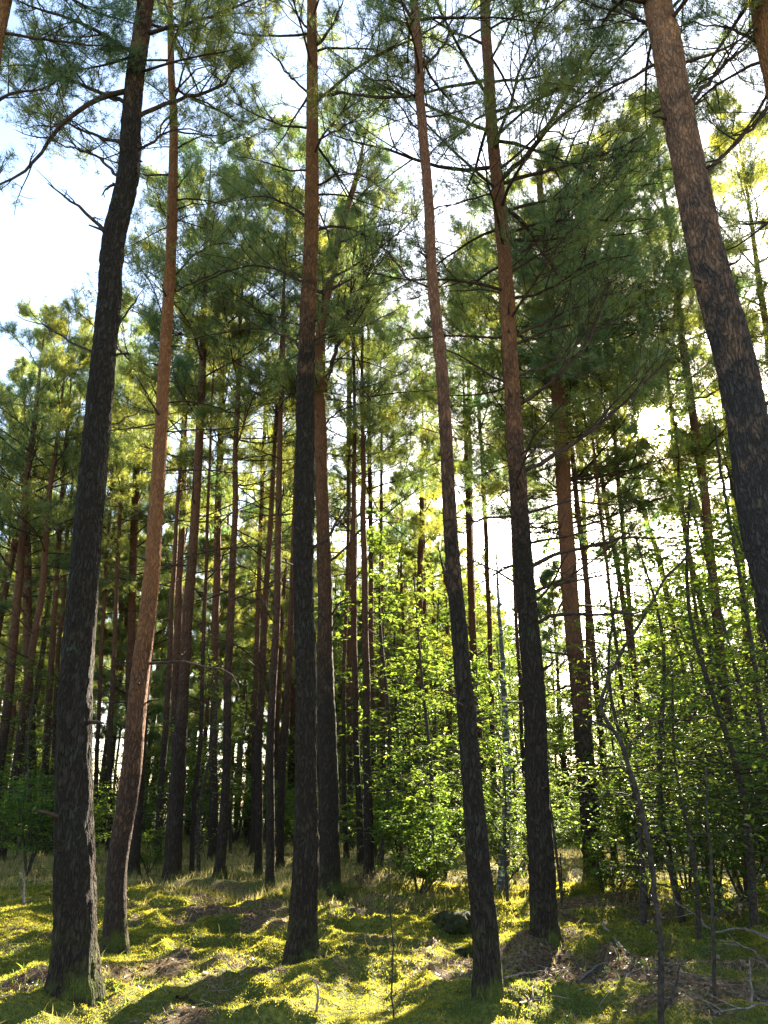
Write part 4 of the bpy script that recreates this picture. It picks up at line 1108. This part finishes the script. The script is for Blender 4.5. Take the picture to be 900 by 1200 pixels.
# ------------------------------------------------------------------ ground
def graded(lo, hi, fine0, fine1, d0, grow):
    v = list(np.arange(fine0, fine1, d0)); s = d0; x = fine1
    while x < hi: v.append(x); s *= grow; x += s
    v.append(hi); s = d0; x = fine0; w = []
    while x > lo: s *= grow; x -= s; w.append(max(x, lo))
    return np.array(sorted(set(w)) + v)


def litter_mask(x, y):
    m = 0.42 * vnoise(x / 1.3, y / 1.3, 0, 41) + 0.42 * vnoise(x / .38, y / .38, 0, 42) + 0.15
    for (u, v, rx, ry, a) in ((690, 1125, 1.1, 1.1, .6), (650, 1180, .9, .5, .2), (860, 1075, 1.8, 1.4, .35), (230, 1120, .7, 1.4, .35), (520, 1130, .6, .7, .3), (240, 1070, 1.0, 1.0, .2), (760, 1060, 1.6, 1.2, .25)):
        d = ray(u, v); t = 1.6 / -d[2]; cx, cy = d[0] * t, d[1] * t
        m = m + a * np.exp(-((x - cx) / rx) ** 2 - ((y - cy) / ry) ** 2)
    return np.clip(m, 0, 1)


gx = graded(-180, 180, -7.5, 7.5, 0.045, 1.06)
gy = graded(-40, 220, 5.4, 14.5, 0.045, 1.035)
X, Yg = np.meshgrid(gx, gy)
Z = terrain(X, Yg)
nb = Buf(); nx, ny = len(gx), len(gy)
i = np.arange(ny - 1)[:, None] * nx; j = np.arange(nx - 1)[None, :]
nb.add(np.stack([X, Yg, Z], -1).reshape(-1, 3), np.stack([i + j, i + j + 1, i + nx + j + 1, i + nx + j], -1).reshape(-1, 4))
go = nb.obj('ground', M_GROUND)
go['kind'] = 'structure'
attr = go.data.attributes.new('litter', 'FLOAT', 'POINT')
attr.data.foreach_set('value', litter_mask(X, Yg).astype(np.float32).ravel())


def scatter(n, y0, y1, rng, power=1.0):
    y = y0 + (y1 - y0) * rng.random(n) ** power
    x = rng.uniform(-0.56, 0.56, n) * y * 1.08
    return x, y


def blades(n, y0, y1, h, w, mat, name, label, cat, keep, seed, lean=0.6, power=1.0, grow=0.0):
    rng = np.random.default_rng(seed)
    x, y = scatter(n, y0, y1, rng, power)
    k = keep(x, y, rng); x, y = x[k], y[k]; m = len(x)
    z = terrain(x, y) - .005
    B = np.column_stack([x, y, z])
    sc = (1 + grow * (y - y0) / (y1 - y0)) * rng.uniform(.5, 1.4, m)
    d = rng.normal(size=(m, 3)) * lean; d[:, 2] = 1; d /= np.linalg.norm(d, axis=1)[:, None]
    side = np.cross(d, rng.normal(size=(m, 3))); side /= np.linalg.norm(side, axis=1)[:, None]
    H = (h * sc)[:, None]; W = (w * (1 + grow * (y - y0) / (y1 - y0)))[:, None]
    bend = rng.normal(size=(m, 3)) * np.array([.35, .35, .05])
    mid = B + d * H * .55
    tip = B + d * H + bend * H * .6
    V = np.stack([B - side * W / 2, B + side * W / 2, mid + side * W * .35, mid - side * W * .35, tip], 1).reshape(-1, 3)
    i = np.arange(m)[:, None] * 5
    b = Buf(); b.add(V, (i + [0, 1, 2, 3]), (i + [3, 2, 4]))
    o = b.obj(name, mat, None, smooth=False)
    tag(o, label, cat, kind='stuff')
    return o


blades(520000, 5.6, 17, 0.018, 0.0065, M_MOSSF, 'moss', 'soft bright green moss covering the forest floor hummocks', 'moss',
       lambda x, y, r: litter_mask(x, y) < r.uniform(.25, .6, len(x)), 501, lean=.9, power=1.0, grow=1.6)
blades(60000, 13.5, 30, 0.14, 0.009, M_GRASS, 'grass', 'dry pale grass at the back of the clearing', 'grass',
       lambda x, y, r: (vnoise(x / 1.6, y / 1.6, 0, 61) + r.normal(0, .25, len(x)) + np.clip((y - 15) / 5, -.4, .5)) > .15, 502, lean=.35, power=.8, grow=.6)
blades(4000, 6, 14, 0.12, 0.005, M_GRASS, 'thin_grass', 'sparse thin grass and dry stalks between the moss', 'grass',
       lambda x, y, r: (vnoise(x / .9, y / .9, 0, 66) + 0.25 * (x > 1.2)) > .42, 503, lean=.5)
blades(12000, 6.2, 17, 0.065, 0.016, M_LEAFDK, 'ground_herbs', 'low dark green herbs growing in patches among the moss', 'herbs',
       lambda x, y, r: (vnoise(x / 1.1, y / 1.1, 0, 71) + .35 * vnoise(x / .3, y / .3, 0, 72)) > .36, 504, lean=.8)
# fallen leaves and needles
rl = np.random.default_rng(510)
x, y = scatter(60000, 5.6, 17, rl)
k = litter_mask(x, y) > rl.uniform(.25, .85, len(x)); x, y = x[k], y[k]
Pn = np.column_stack([x, y, terrain(x, y) + .006]); Dn = rl.normal(size=(len(x), 3)) * [1, 1, .25]
o = leaf_buf(Pn, Dn, .045, rl, flat=.6, wide=.5).obj('fallen_leaves', M_LITTER, None, smooth=False)
tag(o, 'brown fallen leaves and needles lying between the moss', 'leaves', kind='stuff')
x, y = scatter(2600, 5.6, 16, rl)
k = litter_mask(x, y) > rl.uniform(.15, .8, len(x)); x, y = x[k], y[k]
tb = Buf()
for a, c in zip(x, y):
    an = rl.uniform(0, 3.14); l = rl.uniform(.05, .22); dx, dy = math.cos(an) * l, math.sin(an) * l
    p = np.array([[a - dx, c - dy, 0], [a + rl.normal() * .02, c + rl.normal() * .02, 0], [a + dx, c + dy, 0]])
    p[:, 2] = terrain(p[:, 0], p[:, 1]) + .012 + np.array([0, .01, rl.uniform(0, .05)])
    tb.tube(p, [.003, .0025, .0015], 3)
o = tb.obj('twig_litter', M_DRY); tag(o, 'small dead twigs strewn over moss and litter', 'twigs', kind='stuff')

# ------------------------------------------------------------------ air
hb = Buf()
x0, x1, y0, y1, z0, z1 = -190, 190, -50, 230, -2.5, 28
hv = [(x, y, z) for z in (z0, z1) for (x, y) in ((x0, y0), (x1, y0), (x1, y1), (x0, y1))]
hb.add(hv, [(3, 2, 1, 0), (4, 5, 6, 7), (0, 1, 5, 4), (1, 2, 6, 5), (2, 3, 7, 6), (3, 0, 4, 7)])
mh, hn, hd, hl = newmat('haze')
ho_ = hd.new('ShaderNodeOutputMaterial'); pv = hd.new('ShaderNodeVolumePrincipled')
pv.inputs['Color'].default_value = (0.95, 0.96, 0.9, 1); pv.inputs['Density'].default_value = HAZE; pv.inputs['Anisotropy'].default_value = 0.55
hl.new(pv.outputs[0], ho_.inputs['Volume'])
if HAZE > 0:
    ho = hb.obj('haze', mh, None, smooth=False); ho['kind'] = 'stuff'
    tag(ho, 'thin morning haze in the air between the pines', 'haze', kind='stuff')

# ------------------------------------------------------------------ sky, sun, camera
W_ = bpy.data.worlds.new('World'); S.world = W_; W_.use_nodes = True
nt = W_.node_tree; nd = nt.nodes; lk = nt.links
bg = nd['Background']
sky = nd.new('ShaderNodeTexSky'); sky.sky_type = 'NISHITA'; sky.sun_disc = False
sky.sun_elevation = SUN_EL; sky.sun_rotation = SUN_AZ
sky.air_density = 1.0; sky.dust_density = 1.2; sky.ozone_density = 1.0
tc = nd.new('ShaderNodeTexCoord')
dt = nd.new('ShaderNodeVectorMath'); dt.operation = 'DOT_PRODUCT'; dt.inputs[1].default_value = Vector([float(c) for c in SUN_DIR])
nv = nd.new('ShaderNodeVectorMath'); nv.operation = 'NORMALIZE'
lk.new(tc.outputs['Generated'], nv.inputs[0]); lk.new(nv.outputs[0], dt.inputs[0])
mr = nd.new('ShaderNodeMapRange'); mr.interpolation_type = 'SMOOTHSTEP'
mr.inputs[1].default_value = math.cos(R(1.7)); mr.inputs[2].default_value = math.cos(R(0.9))
mr.inputs[3].default_value = 0; mr.inputs[4].default_value = 900
lk.new(dt.outputs['Value'], mr.inputs[0])
dc = nd.new('ShaderNodeVectorMath'); dc.operation = 'SCALE'; dc.inputs[0].default_value = (1.0, 0.84, 0.58)
lk.new(mr.outputs[0], dc.inputs['Scale'])
ad = nd.new('ShaderNodeVectorMath'); ad.operation = 'ADD'
lk.new(sky.outputs[0], ad.inputs[0]); lk.new(dc.outputs[0], ad.inputs[1])
lk.new(ad.outputs[0], bg.inputs['Color'])
bg.inputs['Strength'].default_value = 0.055

sl = bpy.data.lights.new('sun', 'SUN'); sl.energy = 5.0; sl.angle = R(0.53); sl.color = (1.0, 0.90, 0.71)
so = bpy.data.objects.new('sun', sl); COL.objects.link(so)
so.rotation_euler = Vector([float(-c) for c in SUN_DIR]).to_track_quat('-Z', 'Y').to_euler()

cam = bpy.data.cameras.new('camera'); co = bpy.data.objects.new('camera', cam); COL.objects.link(co)
co.location = CAM.tolist(); co.rotation_euler = (R(90) + PITCH, 0, 0)
cam.sensor_fit = 'HORIZONTAL'; cam.sensor_width = 36.0; cam.lens = 36.0 * F / 900.0
cam.clip_end = 2000; cam.clip_start = 0.05
S.camera = co

S.view_settings.view_transform = 'Standard'; S.view_settings.look = 'None'
S.view_settings.exposure = 3.5; S.view_settings.gamma = 1.0
S.render.engine = 'CYCLES'
c = S.cycles
c.max_bounces = 7; c.diffuse_bounces = 4; c.glossy_bounces = 2; c.transmission_bounces = 4; c.transparent_max_bounces = 4
c.volume_bounces = 0
c.use_denoising = True
c.sample_clamp_indirect = 6.0
try: c.denoiser = 'OPENIMAGEDENOISE'
except Exception: pass
S.render.use_persistent_data = False
